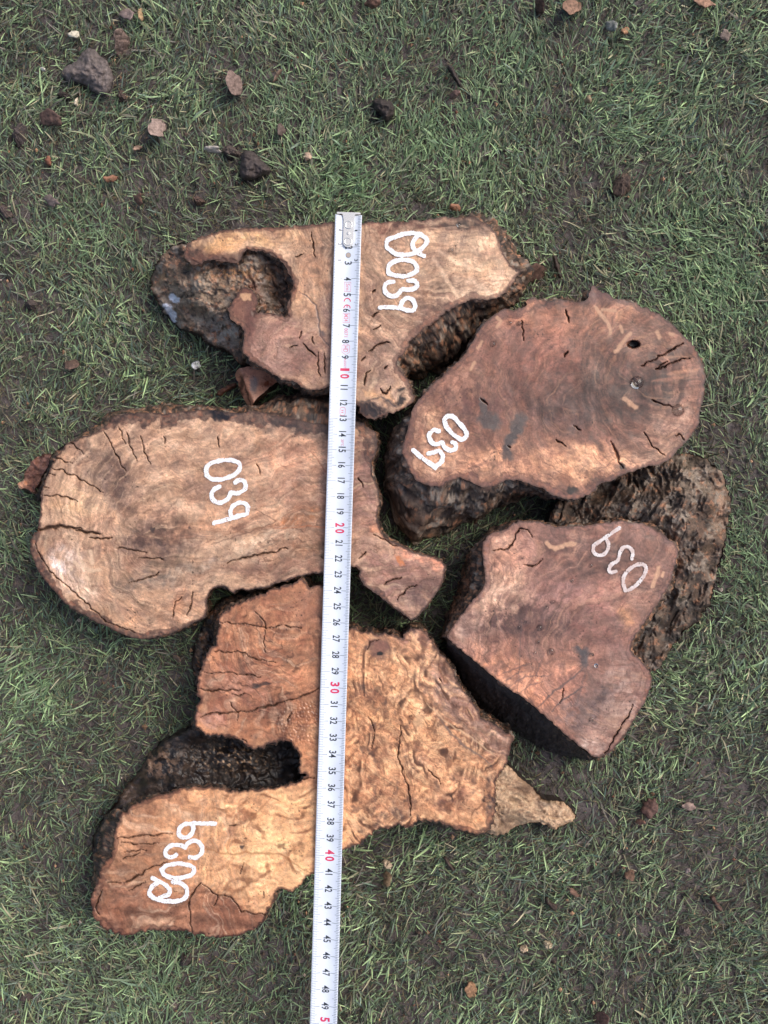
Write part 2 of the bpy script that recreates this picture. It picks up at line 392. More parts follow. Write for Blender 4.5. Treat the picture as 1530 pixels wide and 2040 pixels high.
def relief(poly_pts, ctrl, seed, parent, name='bark', amp=0.004, h=2.0, scale=28, colf=None, outer=None, stretch=(1, 1, 0), wetb=0.4, n2k=.55):
    """rough lump of bark or rotten wood: heights from control points, ridged roughness, skirt to the turf"""
    poly = refine(poly_pts, 3, 2.2, seed)
    v, f, edge = grid_mesh(poly, h)
    x, y = v[:, 0], v[:, 1]
    C = np.array(ctrl, float)
    w = 1 / (((x[:, None] - C[:, 0]) ** 2 + (y[:, None] - C[:, 1]) ** 2) + 120) ** 1.5
    z = (w * C[:, 2]).sum(1) / w.sum(1)
    a = math.radians(stretch[2]); X = (x * math.cos(a) + y * math.sin(a)) / stretch[0]; Y = (-x * math.sin(a) + y * math.cos(a)) / stretch[1]
    wx = X + fbm(X / 40, Y / 40, 3, seed + 1) * 14; wy = Y + fbm(X / 40, Y / 40, 3, seed + 2) * 14
    n1 = ridged(wx / scale, wy / scale, 4, seed + 3) - 0.45; n2 = fbm(wx / 13, wy / 13, 4, seed + 4, 0.6)
    sd = seg_dist(x, y, poly, True)
    k = 1 if outer is None else 1
    z = z + amp * (n1 * 1.2 + n2 * n2k)
    z = np.maximum(z, 0.001) * 1.0
    z = np.where(edge, z - 0.001, z)
    z = z - 0.004 * sst(7, 0, sd)
    P = unproj(x, y, z)
    c = colf(x, y, z, n1, n2, sd) if colf else bark_color(x, y, seed + 60)
    # wetness from noise alone; some colour functions also darken the valleys between ridges
    wet = np.clip(wetb + fbm(x / 30, y / 30, 3, seed + 70), 0, 1)
    # skirt
    ring_top = unproj(poly[:, 0], poly[:, 1], np.interp(0, [0, 1], [0, 1]) + 0 * poly[:, 0])
    Cw = 1 / (((poly[:, 0:1] - C[:, 0]) ** 2 + (poly[:, 1:2] - C[:, 1]) ** 2) + 120) ** 1.5
    zt = np.maximum((Cw * C[:, 2]).sum(1) / Cw.sum(1) - 0.003, 0.002)
    up = unproj(poly[:, 0], poly[:, 1], zt); cen = up.mean(0)
    dn = up.copy(); dn[:, 2] = -0.004; dn[:, :2] = cen[:2] + (dn[:, :2] - cen[:2]) * 0.97
    n0 = len(P); m = len(poly); i = np.arange(m); j = (i + 1) % m
    F2 = np.stack([n0 + i, n0 + j, n0 + m + j, n0 + m + i], -1)
    sk = np.tile(lin((52, 42, 37)), (2 * m, 1))
    return mesh_np(name, np.concatenate([P, up, dn]), np.concatenate([f, F2]), M_bark, parent,
                   {'Col': np.concatenate([c, sk]), 'Wet': np.concatenate([wet, np.full(2 * m, 0.3)])})

def stroke_mesh(strokes, r, z, parent, seed, col=(236, 236, 238), name='painted_number', fade=0.0, h=0.8):
    allp = np.concatenate([np.array(s, float) for s in strokes])
    sm = []
    for s_ in strokes:
        p = np.array(s_, float)
        for _ in range(2):
            if len(p) < 3: break
            q = p[1:]; a = p[:-1] * 0.75 + q * 0.25; b = p[:-1] * 0.25 + q * 0.75
            m = np.stack([a, b], 1).reshape(-1, 2); p = np.vstack([p[:1], m, p[-1:]])
        sm.append(p)
    x0, y0 = allp.min(0) - r * 3; x1, y1 = allp.max(0) + r * 3
    gx, gy = np.meshgrid(np.arange(x0, x1, h), np.arange(y0, y1, h))
    d = np.full(gx.shape, 1e9)
    for p in sm: d = np.minimum(d, seg_dist(gx, gy, p))
    rr = r * 1.06 * (1 + 0.30 * gn(gx / 12, gy / 12, seed) + 0.16 * gn(gx / 2.2, gy / 2.2, seed + 1))
    d = d - rr
    holes = sst(0.64, 0.76, gn(gx / 2.1, gy / 2.1, seed + 2) + 0.25 * fbm(gx / 14, gy / 14, 2, seed + 3) + fade)
    d = np.where(holes > 0.5, 0.5, d)
    gyv, gxv = np.gradient(d, h)
    ins = d < 0
    c = ins[:-1, :-1] & ins[1:, :-1] & ins[:-1, 1:] & ins[1:, 1:]
    c |= (ins[:-1, :-1].astype(int) + ins[1:, :-1] + ins[:-1, 1:] + ins[1:, 1:]) >= 3
    idx = np.arange(gx.size).reshape(gx.shape)
    q = np.stack([idx[:-1, :-1], idx[1:, :-1], idx[1:, 1:], idx[:-1, 1:]], -1)[c]
    used = np.unique(q); remap = np.full(gx.size, -1); remap[used] = np.arange(len(used))
    X = gx.ravel()[used]; Y = gy.ravel()[used]
    P = unproj(X, Y, z + 0.0007 + 0 * X)
    v = 1 - 0.10 * np.clip(fbm(X / 8, Y / 8, 3, seed + 5), 0, 1)
    cc = lin(col)[None] * v[:, None]; w = (sst(.15, .8, fbm(X / 7, Y / 7, 4, seed + 8, .6)) * .45)[:, None]; cc = cc * (1 - w) + lin((196, 172, 156)) * w
    if fade: 
        w = np.clip(0.25 + 0.6 * fbm(X / 16, Y / 16, 2, seed + 6), 0, 0.6)[:, None]; cc = cc * (1 - w) + lin((190, 160, 150)) * w
    return mesh_np(name, P, remap[q], M_paint, parent, {'Col': cc})

# ------------------------------------------------------------------ outlines of the five cut faces (photo pixels at the height of each face)
O1 = [(371.5,489),(384.6,476),(426,463),(463,456),(515,453.6),(567,452),(620,447),(664,442),(723,443),(775,442.6),(832.6,438.8),(876,433),(913,432),(947,435),(974,446),(991,466),(996.5,492),(1008,515),(1022,532),(1037,541),(1026,552),(1022,567),(1005,584),(985,598.5),(947.6,595.6),(919,604),(896,618.6),(873,633),(850,650),(832.6,664.6),(815,685),(804,705),(789,719),(795,739),(809.6,751),(821,777),(825,794),(815,811),(786.5,821),(760.7,828.5),(737.7,837),(720,825.7),(711.8,805.5),(700,782),(656,771),(641,776),(622.5,779),(601.6,771),(586,761),(557,755.5),(541,742.5),(526,737),(510,724),(489,708.5),(482.6,690),(486.5,666.7),(481,648),(465.6,643),(452.5,619.6),(463,598.7),(478.7,577.8),(489,570),(510,580),(515,598.7),(507.5,625),(525.8,622),(554.5,627.5),(572.8,632.7),(572,609),(582,583),(580.7,557),(570,530.7),(562,520),(536,507),(510,496.7),(489,499),(478.7,515),(473.5,525.5),(437,520),(416,517.6),(392,530.7),(376.7,525.5),(366,509.8)]
O2 = [(1002,613),(973,637),(951.8,660.6),(943.8,679),(930.6,700),(912,721.5),(888,742.6),(867,761),(846,785),(832.6,798),(819.4,819),(814,846),(806,877.6),(801,893.5),(806,909),(811.5,922.6),(822,941),(830,959.7),(853.8,967.6),(877.6,970),(898.8,957),(914.7,949),(935.9,959.7),(957,971.6),(983.5,969),(1004.7,957),(1020.6,954),(1057.6,965),(1084,973),(1104,988),(1139.6,996.5),(1160,990),(1186,980),(1192,963.5),(1213.7,958),(1252,941.6),(1288,929),(1315,928),(1334.5,914),(1359,886.7),(1384,862),(1392,840),(1400,793),(1406,757.6),(1399,724.7),(1386.6,697),(1362,667),(1334.5,642),(1307,623),(1274,609),(1246.7,596),(1219,595.7),(1213.7,584.7),(1194.5,580.6),(1183.5,565.5),(1175,582),(1169.8,601),(1142,601),(1115,595.7),(1087,599),(1071,596),(1062.7,591.6),(1047,597),(1050,610),(1036,615.6),(1018,618)]
O3 = [(149,877),(188,862),(216,845),(224,828),(260,824),(300,822),(345,824),(378,818),(400,815),(441,820),(470,822.7),(514,820),(545,828),(580,834),(615,842),(655,846),(700,838),(721,840),(733.7,851),(749.4,863.5),(752.5,879),(749.4,901),(740,923),(741.6,945),(749.4,967),(756,982.7),(754,1011),(752,1029.8),(757,1054.9),(765,1070.6),(796.5,1086),(827.8,1102),(859,1108),(887.5,1120.8),(882.7,1158.4),(865.5,1189.8),(843.5,1215),(821.6,1236.9),(809,1230.6),(780.8,1205.5),(749.4,1183.5),(727.5,1167.8),(715,1149),(718,1133),(690,1128),(660,1140),(642.7,1142.7),(620.8,1144),(595.7,1147.5),(576.9,1155),(545.5,1164.7),(526.7,1172),(495,1175),(472,1173),(465.5,1184),(457.6,1177),(451,1171),(438.8,1166),(424,1170),(412,1190),(412,1211),(411,1232),(386.8,1238),(365.8,1253),(326.7,1265),(290.6,1274),(260.5,1271),(230.5,1256),(200.4,1244),(164,1223),(134,1205),(110,1181),(83,1148),(65,1115),(59,1087.7),(65,1066.7),(77,1054.6),(80,1015.6),(81.6,982.5),(87.6,961),(98,937),(113,910),(128,889)]
O4 = [(976.5,1063.6),(1008,1053),(1029.5,1038),(1061,1037),(1082.5,1042),(1111.6,1050),(1159,1047),(1204.7,1043),(1246.8,1037),(1282,1041.8),(1314.7,1061),(1343.8,1080.6),(1352,1100),(1343.8,1135.6),(1334,1164.7),(1314.7,1197),(1292,1229),(1269,1261.7),(1256.5,1281),(1258,1300.6),(1279,1316.7),(1295,1339),(1298.5,1358.8),(1288.8,1391),(1269,1423.5),(1250,1455.9),(1227,1488),(1204.7,1504),(1188.5,1514),(1138,1474),(1098,1437),(1045,1392),(997.7,1360),(966,1333.7),(934,1307),(894,1275),(889,1265),(905,1243.6),(928,1211.9),(952,1185),(967,1167),(966,1143),(963,1116.5),(960,1092.7),(966,1074)]
O5 = [(586,1161),(597.6,1153),(609,1159),(619,1170.6),(642,1166),(655,1195),(672,1240),(698,1252),(724.7,1257),(753,1266),(784.7,1260.6),(795,1274.7),(809.4,1258.8),(834,1251.8),(851.8,1260.6),(866,1283.5),(883.6,1308),(901,1329),(915,1361),(933,1389),(950.6,1414),(957.7,1431.8),(993,1446),(1023,1467),(1014,1495),(1010.6,1523.6),(989.5,1544.7),(986,1573),(987.7,1601),(982.4,1629.5),(971.8,1654),(957.7,1661),(929.4,1657.7),(901,1647),(869.4,1636.5),(841,1633),(809.4,1650.6),(795,1643.6),(756.5,1654),(735,1664.7),(717.7,1679),(703.5,1686),(684,1691),(650,1715),(625.7,1740.7),(611,1747),(598,1766.8),(575,1776.6),(555.4,1770),(542,1793),(532.5,1822),(522.7,1842),(506.4,1848.5),(480,1864.8),(437.8,1868),(401.8,1864.8),(382,1858),(356,1853.4),(316.9,1851.8),(277.6,1856.7),(248,1864.8),(225,1858),(199,1845),(184.5,1825.6),(181,1802.7),(182.9,1780),(189,1767),(196,1753.7),(206,1721),(225,1701),(228.6,1652),(241.7,1623),(264.6,1603),(307,1587),(343,1579),(375.7,1567.5),(428,1567.5),(473.7,1575.6),(506,1575.6),(539,1570.7),(578,1564),(601,1554),(611,1541),(596,1541),(599.5,1518),(594.6,1495.6),(578,1479),(552,1476),(526,1487),(506,1494),(490,1485.8),(467,1467.8),(441,1464.5),(411.6,1464.5),(395,1453),(388,1436.5),(390.6,1410.6),(398.8,1394),(391.8,1384.7),(393,1358.8),(400,1335),(411.8,1304.7),(418.8,1293),(428,1290.6),(433,1262),(436.5,1229),(454,1210.6),(489.4,1196.5),(524.7,1182),(553,1172),(571.8,1166)]
Z1, Z2, Z3, Z4, Z5 = 0.058, 0.060, 0.050, 0.057, 0.050
P1 = refine(O1, 2, 1.9, 1); P2 = refine(O2, 2, 1.4, 2); P3 = refine(O3, 2, 1.2, 3)
P4 = refine(O4, 2, 1.2, 4); P5 = refine(O5, 2, 2.3, 5)
GH = 1.5

# ------------------------------------------------------------------ turf: soil sheet and blades
def axis(a, b, h, far):
    inn = np.arange(a, b, h); g = []; s = h
    v = b
    while v < far: s *= 1.5; v += s; g.append(v)
    lo = []; s = h; v = a
    while v > -far: s *= 1.5; v -= s; lo.append(v)
    return np.array(lo[::-1] + list(inn) + g)
ax = axis(-0.36, 0.36, 0.0022, 4); ay = axis(-0.46, 0.46, 0.0022, 4)
gx, gy = np.meshgrid(ax, ay); X = gx.ravel(); Y = gy.ravel()
clod = np.clip(fbm(X * 110, Y * 110, 4, 201, 0.6), -1, 1); big = fbm(X * 14, Y * 14, 3, 202)
cr = gn(X * 260, Y * 260, 203)
near_ = sst(.55, .45, np.maximum(np.abs(X) * 1.15, np.abs(Y))); clod = clod * near_; big = big * near_; cr = cr * near_
Z = 0.0011 * clod + 0.0010 * big + 0.0009 * np.clip(cr, 0, 1) - 0.0012
c = np.tile(lin((88, 80, 79)), (len(X), 1)) * (1 + 0.30 * clod + 0.08 * big)[:, None]
w = sst(0.35, 0.7, gn(X * 190, Y * 190, 204))[:, None] * 0.5 * near_[:, None]; c = c * (1 - w) + lin((124, 106, 96)) * w
w = sst(0.0, 0.6, fbm(X * 60, Y * 60, 3, 205))[:, None] * 0.5 * near_[:, None]; c = c * (1 - w) + lin((84, 78, 78)) * w
idx = np.arange(X.size).reshape(gx.shape)
F = np.stack([idx[:-1, :-1], idx[:-1, 1:], idx[1:, 1:], idx[1:, :-1]], -1).reshape(-1, 4)
tag(mesh_np('ground', np.stack([X, Y, Z], -1), F, M_soil, None, {'Col': np.clip(c, 0.01, 1)}), kind='structure')

rg = np.random.RandomState(11)
def turf(name, n, box, mode, label, far=False):
    x = rg.uniform(-box[0], box[0], n); y = rg.uniform(-box[1], box[1], n)
    if far: k = (np.abs(x) > .355) | (np.abs(y) > .465); x, y = x[k], y[k]; n = len(x)
    pxx, pyy = proj(np.stack([x, y, 0 * x], -1))
    dens = fbm(x * 9, y * 9, 3, 211) + 0.7 * fbm(x * 32, y * 32, 3, 212) + 0.5 * fbm(x * 90, y * 90, 2, 216)
    bare = [(60, 560, 130, .5), (90, 300, 110, .35), (1330, 1640, 170, .35), (1080, 1560, 90, .45), (1250, 1960, 120, .3), (900, 1960, 150, .35), (740, 1760, 80, .4), (120, 1000, 60, .2), (70, 1760, 120, .25), (560, 30, 160, -.0), (360, 400, 110, .35), (1180, 540, 120, .45), (870, 160, 60, .2), (1430, 1760, 100, .25), (430, 1340, 60, .4), (820, 1720, 60, .2), (1130, 440, 100, .35), (170, 1440, 90, .25)]
    lush = [(890, 300, 90, .5), (690, 370, 70, .5), (1000, 110, 90, .3), (170, 470, 70, .3), (560, 210, 90, .25), (1480, 1100, 90, .35), (60, 1370, 70, .4), (1360, 500, 110, .3), (350, 1960, 120, .25), (1250, 220, 120, .2), (760, 60, 120, .2), (1440, 600, 80, .3)]
    lm = 0
    for a, b, r, k in bare: dens = dens - k * 1.7 * np.exp(-((pxx - a) ** 2 + (pyy - b) ** 2) / r ** 2)
    for a, b, r, k in lush:
        e = k * 1.5 * np.exp(-((pxx - a) ** 2 + (pyy - b) ** 2) / r ** 2); dens = dens + e; lm = lm + e
    p = np.clip(0.71 + 0.40 * dens, 0.25, 1) if mode == 'blade' else np.clip(0.8 - 0.15 * dens, 0.3, 1)
    keep = rg.rand(n) < p
    outside = (np.abs(x) > 0.30) | (np.abs(y) > 0.40); keep &= ~(outside & (rg.rand(n) < 0.45)) | far
    for P, m in ((P1, 26), (P2, 26), (P3, 22), (P4, 26), (P5, 22)):
        b = (pxx > P[:, 0].min()) & (pxx < P[:, 0].max()) & (pyy > P[:, 1].min()) & (pyy < P[:, 1].max())
        k = np.where(b)[0]; k = k[inside(pxx[k], pyy[k], P)]
        k = k[seg_dist(pxx[k], pyy[k], P[::4], True) > m + 10]; keep[k] = False
    x, y, dens = x[keep], y[keep], dens[keep]; lm = (lm + 0 * pxx)[keep]; n = len(x)
    flow = fbm(x * 7, y * 7, 3, 213) * 1.7 + 1.3
    if mode == 'blade':
        phi = flow + rg.normal(0, .75, n) + np.pi * (rg.rand(n) < .3); L = np.clip(rg.normal(0.0088, 0.0032, n), 0.003, 0.019)
        w = rg.uniform(0.0003, 0.0006, n); tuft = (rg.rand(n) < .09) * sst(-.2, .5, dens); w = w * (1 + .6 * tuft); L = L * (1 + .45 * tuft); el = np.radians(np.clip(rg.normal(34, 18, n), 4, 80)); bend = np.radians(rg.uniform(0, 38, n))
        segs = 3
    else:
        phi = rg.uniform(0, 6.283, n); L = np.clip(rg.normal(0.008, 0.003, n), 0.003, 0.016)
        w = rg.uniform(0.00012, 0.00022, n); el = np.radians(rg.uniform(5, 60, n)); bend = np.radians(rg.uniform(30, 100, n)); segs = 4
    if far: L = L * 1.5; w = w * 2.6
    curl = rg.normal(0, 0.25 if mode == 'blade' else 1.1, n)
    P = np.stack([x, y, np.full(n, -0.0005)], -1); pts = []; wid = []
    for i in range(segs + 1):
        pts.append(P.copy()); u = i / segs
        wid.append(w * (1 - 0.75 * u ** 2.2) if mode == 'blade' else w)
        e = el - bend * u; ph = phi + curl * u * (1 if mode == 'blade' else 2.2)
        P = P + np.stack([np.cos(e) * np.cos(ph), np.cos(e) * np.sin(ph), np.sin(e)], -1) * (L / segs)[:, None]
        P[:, 2] = np.maximum(P[:, 2], 0.0004)
    tw = rg.normal(0, 0.55, n)
    side = np.stack([-np.sin(phi) * np.cos(tw), np.cos(phi) * np.cos(tw), np.sin(tw)], -1)
    V = []
    for q, ww in zip(pts, wid): V += [q - side * ww[:, None], q + side * ww[:, None]]
    V = np.stack(V, 1)                                         # n, 2(segs+1), 3
    V[:, :, 2] = np.maximum(V[:, :, 2], -0.0006)
    base = np.arange(n)[:, None] * 2 * (segs + 1)
    F = np.concatenate([np.stack([base[:, 0] + 2 * i, base[:, 0] + 2 * i + 1, base[:, 0] + 2 * i + 3, base[:, 0] + 2 * i + 2], -1) for i in range(segs)])
    if mode == 'blade':
        pal = np.array([lin(k) for k in [(80, 94, 74), (108, 130, 98), (138, 166, 118), (176, 206, 146), (98, 122, 106), (138, 146, 106), (120, 114, 104), (66, 72, 64), (184, 176, 142)]])
        pr = np.array([.16, .19, .18, .10, .10, .09, .09, .05, .04]); k = rg.choice(len(pal), n, p=pr)
        br = 1 + 0.35 * np.clip(dens, -0.8, 0.9) + rg.normal(0, 0.20, n)
        c = pal[k] * np.clip(br, 0.35, 1.9)[:, None]
        lw = np.clip(lm * (0.5 + rg.rand(n)) * 0.8, 0, 0.7)[:, None]; c = c * (1 - lw) + lin((134, 174, 120)) * lw
    else:
        pal = np.array([lin(k) for k in [(150, 132, 88), (118, 104, 70), (96, 84, 62), (84, 96, 60), (60, 52, 44)]])
        k = rg.choice(len(pal), n, p=[.15, .22, .27, .2, .16]); c = pal[k] * rg.uniform(0.6, 1.15, n)[:, None]
    C = np.repeat(c[:, None, :], 2 * (segs + 1), 1)
    gb = np.linspace(0.55, 1.1, segs + 1).repeat(2)[None, :, None]     # blades darker with some soil brown at the base, lighter at the tip
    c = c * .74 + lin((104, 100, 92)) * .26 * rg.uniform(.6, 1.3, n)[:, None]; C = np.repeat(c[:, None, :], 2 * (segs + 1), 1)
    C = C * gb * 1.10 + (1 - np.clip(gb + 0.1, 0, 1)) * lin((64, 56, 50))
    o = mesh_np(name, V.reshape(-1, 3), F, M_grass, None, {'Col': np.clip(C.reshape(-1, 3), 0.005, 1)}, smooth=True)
    return tag(o, label, 'grass', None, 'stuff')
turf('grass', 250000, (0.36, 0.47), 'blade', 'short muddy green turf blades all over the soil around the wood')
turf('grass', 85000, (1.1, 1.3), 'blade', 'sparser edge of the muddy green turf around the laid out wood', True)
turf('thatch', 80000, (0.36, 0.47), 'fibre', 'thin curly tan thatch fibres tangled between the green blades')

# loose crumbs of soil and sawdust, too many to count
n = 5200; x = rg.uniform(-0.34, 0.34, n); y = rg.uniform(-0.45, 0.45, n); r = rg.uniform(0.0004, 0.0012, n) * rg.choice([1, 1, 1, 1.6], n)
octv = np.array([(1, 0, 0), (-1, 0, 0), (0, 1, 0), (0, -1, 0), (0, 0, 1), (0, 0, -1)], float)
octf = np.array([(0, 2, 4), (2, 1, 4), (1, 3, 4), (3, 0, 4), (2, 0, 5), (1, 2, 5), (3, 1, 5), (0, 3, 5)])
V = octv[None] * r[:, None, None] * rg.uniform(0.5, 1.3, (n, 6, 1)) + np.stack([x, y, rg.uniform(0.0005, 0.004, n)], -1)[:, None]
pal = np.array([lin(k) for k in [(60, 50, 45), (84, 70, 62), (120, 92, 72), (176, 138, 108), (120, 84, 68), (190, 172, 156)]])
c = pal[rg.choice(6, n, p=[.38, .28, .13, .1, .08, .03])]
tag(mesh_np('soil_crumbs', V.reshape(-1, 3), (octf[None] + np.arange(n)[:, None, None] * 6).reshape(-1, 3), M_debris, None, {'Col': np.repeat(c, 6, 0)}, smooth=False),
    'tiny crumbs of soil and sawdust scattered through the turf', 'debris', None, 'stuff')

# ------------------------------------------------------------------ slices
def slice_root(poly, label):
    c = poly.mean(0); w = unproj(c[0], c[1], 0.0)
    return tag(empty('wood_slice', w), label, 'wood slice', 'wood slices laid out on the turf')
def px(z, L): return [tuple(a) for a in L]
def build_face(poly, z, fc, v, f, root):
    fc.mul(1 + .16 * fbm(fc.x / 7, fc.y / 7, 4, fc.seed + 90, .6)); fc.col = np.clip(fc.col, .006, .92)
    return mesh_np('cut_face', unproj(v[:, 0], v[:, 1], z + fc.dz), f, M_wood, root, {'Col': fc.col, 'Wet': fc.wet})

# ---- slice 1 (top)
r1 = slice_root(P1, 'top slice painted 0039, tan face with a rotten hollow and mossy bark hump at left')
v, f, e = grid_mesh(P1, GH); fc = Face(v, P1, (186, 150, 119), 100)
B = fc.blob
B(900, 525, 150, 70, (202, 165, 130), .8); B(960, 560, 60, 40, (206, 172, 138), .6); B(930, 470, 70, 28, (160, 130, 108), .6)
B(590, 700, 85, 60, (172, 132, 112), .85); B(750, 740, 60, 60, (172, 136, 114), .8); B(550, 690, 75, 62, (154, 114, 100), .75, crisp=True, soft=.35); B(545, 690, 48, 42, (176, 138, 118), .7, crisp=True, soft=.3); B(880, 640, 50, 16, (120, 84, 74), .7, -38); B(775, 700, 60, 45, (150, 116, 100), .6)
B(460, 480, 75, 17, (204, 160, 112), .9); B(452, 484, 26, 20, (208, 164, 114), .8, crisp=True); B(395, 505, 32, 22, (160, 112, 88), .8)
B(620, 560, 55, 70, (196, 152, 116), .7); B(600, 470, 80, 16, (198, 156, 116), .6); B(740, 520, 60, 60, (176, 142, 114), .7)
B(790, 690, 60, 50, (178, 142, 116), .6); B(860, 640, 60, 30, (160, 122, 100), .6, rot=-35); B(640, 500, 30, 60, (150, 118, 96), .4)
B(800, 450, 160, 9, (150, 98, 78), .7); B(660, 640, 25, 60, (158, 124, 110), .6); B(930, 445, 60, 12, (96, 80, 72), .6)
B(960, 480, 20, 10, (214, 178, 142), .7); B(738, 816, 32, 15, (56, 50, 56), .97, rot=15, wet=.5, crisp=True, soft=.3); B(790, 800, 26, 8, (70, 62, 64), .8, rot=-35); B(757, 793, 24, 7, (205, 160, 118), .8, rot=10)
B(800, 780, 12, 8, (58, 54, 58), .7); B(690, 740, 30, 40, (176, 136, 112), .4)
B(860, 600, 60, 22, (140, 104, 88), .6, -30); B(700, 600, 50, 40, (164, 128, 108), .6); B(770, 620, 70, 40, (170, 134, 108), .5)
e1 = 1 - np.exp(-((fc.x - 560) ** 2 + (fc.y - 700) ** 2) / 90 ** 2)
fc.polar(815, 490, .12, .06, env=e1); fc.polar(555, 690, .10, .08, env=1 - e1, R0=60, seed=3); fc.contours(np.hypot(fc.wx - 815, fc.wy - 490) / 17, (132, 96, 74), .35); fc.contours(np.hypot(fc.wx - 545, fc.wy - 690) / 13, (128, 92, 78), .4, env=1 - e1)
fc.rings(np.hypot(fc.wx - 815, fc.wy - 480), 11, .035); fc.rings(fc.sd, 8, .05)
for p in ([(862,512),(890,556),(916,598)], [(935,556),(965,575),(988,594)], [(875,500),(905,520),(960,540)]): fc.line(p, 4, (224, 192, 156), .5, 0, 1.5, True, 4)
B(490, 608, 34, 42, (140, 92, 76), .85, crisp=True, soft=.3); B(498, 640, 10, 40, (132, 86, 74), .8, crisp=True); B(395, 512, 40, 16, (146, 106, 86), .7); B(382, 498, 26, 22, (112, 88, 74), .85); B(440, 512, 40, 8, (130, 92, 74), .8, crisp=True)
z_ = fc.zone(5, [(520,570,80,15),(840,670,60,16),(500,700,40,13),(930,600,60,12),(800,740,40,12),(400,520,30,12)])
fc.rim(z_, (132, 90, 74))
fc.finish(1.0, .92, 1.0)
for p, w_ in (([(742,584),(749,577)],1.8), ([(741,631),(749,626),(757,621)],2), ([(743,659),(750,652),(759,646)],2.4), ([(735,700),(748,689),(758,685),(775,681)],2.6), ([(721,720),(727,711)],1.4), ([(725,768),(729,745),(738,736)],1.6),
           ([(765,733),(771,729)],1.2), ([(604,685),(615,697),(628,711)],1.9), ([(622,672),(626,688)],1.5), ([(600,660),(597,674)],1), ([(620,463),(623,490),(627,512)],1.1), ([(588,513),(606,505)],.9), ([(575,693),(594,688)],.8), ([(646,705),(647,743)],.9), ([(634,700),(633,725),(637,750)],.9), ([(757,775),(762,783),(770,783),(776,776),(777,768)],2.6)):
    fc.crack(p, w_, .004)
for q_ in range(2): fc.line([(376,524),(400,528),(437,519),(475,522),(487,500),(512,498),(538,509),(562,522),(571,532),(579,558),(579,584),(572,609),(571,630),(552,625),(527,620),(508,624)], 5 - 2 * q_, (84, 60, 50), .7, .0008 * q_, 5, False, 3)
fc.line([(596,580),(612,592),(630,609),(634,635),(638,669),(648,682),(656,690)], 1.8, (92, 78, 76), .8, .0004)
fc.line([(720,800),(740,797),(760,790),(775,800),(790,812)], 2, (62, 56, 58), .7); fc.line([(800,465),(850,452),(880,470)], 1, (110,80,64), .4)
B(489, 592, 11, 8, (196, 152, 116), .9, 10, .25, True); B(642, 663, 5, 6, (88, 76, 76), .9, crisp=True); B(480, 517, 1, 1, None)
build_face(P1, Z1, fc, v, f, r1)
wall(P1, Z1, [(384,476,None),(664,442,None),(876,433,None),(947,435,[(955,428,.045),(968,440,.0)]),(996,492,[(1010,480,.045),(1030,510,.02),(1024,520,0)]),(1022,532,[(1048,520,.04),(1050,535,.02),(1028,540,0)]),(1022,567,[(1046,575,.035),(1030,590,0)]),
    (985,598,[(1012,610,.035),(990,640,0)]),(947,596,[(965,640,.03),(950,680,0)]),(896,619,[(930,680,.03),(925,715,0)]),(850,650,[(885,715,.03),(890,742,0)]),(815,685,[(842,725,.03),(850,752,0)]),(789,719,[(815,745,.03),(815,760,0)]),(825,794,[(826,795,.03),(812,785,0)]),(738,837,[(736,832,.03),(735,800,0)]),
    (622,779,None),(541,742,[(540,748,.03),(548,730,0)]),(489,708,[(484,712,.03),(500,700,0)]),(465,643,[(465,650,.035),(500,660,.0)]),(510,600,[(514,600,.045),(530,600,.0)]),(560,624,[(553,612,.036),(560,640,0)]),(581,565,[(568,565,.04),(590,570,0)]),(540,505,[(538,516,.045),(545,500,0)]),(437,520,[(437,525,.04),(440,500,0)]),(376,525,[(376,528,.04),(400,510,0)])],
    110, r1, amp=.0018, dark=.5, grey=.15, orange=.3)
def col_hump(x, y, z, n1, n2, sd):
    c = bark_color(x, y, 120, .35, .42, .28)
    def mx(w, k):
        nonlocal c
        w = np.clip(w, 0, 1)[:, None]; c = c * (1 - w) + lin(k) * w
    nz = fbm(x / 12, y / 12, 4, 125, .65)
    mx(np.exp(-(((x-545)/45)**2+((y-560)/55)**2)**1.5)*.6, (70, 50, 40))
    mx(np.exp(-(((x-560)/22)**2+((y-580)/40)**2))*.8*(nz<.1), (36, 27, 24))
    mx(np.exp(-(((x-400)/90)**2+((y-600)/60)**2))*.7*sst(-.5,.2,nz), (150, 130, 110))
    mx(np.exp(-(((x-445)/28)**2+((y-660)/30)**2))*.75*(nz>-.2), (166, 156, 146))
    mx(np.exp(-(((x-330)/26)**2+((y-545)/40)**2))*.6*(nz>-.1), (150, 116, 90))
    mx(np.exp(-(((x-470)/50)**2+((y-545)/14)**2))*.7*(nz>0), (176, 128, 84))
    mx(np.exp(-(((x-350)/20)**2+((y-570)/20)**2))*.6*(nz>0), (172, 150, 128))
    d = np.minimum(seg_dist(x, y, [(330,607),(342,622),(346,635)]), seg_dist(x, y, [(342,592),(352,598)]))
    mx(sst(8, 4, d + 5 * nz), (222, 224, 232))
    mx(np.exp(-(((x-500)/18)**2+((y-590)/22)**2))*.75, (138, 88, 72))
    mx(np.exp(-(((x-528)/7)**2+((y-612)/6)**2))*.0, (196, 150, 112))
    return c
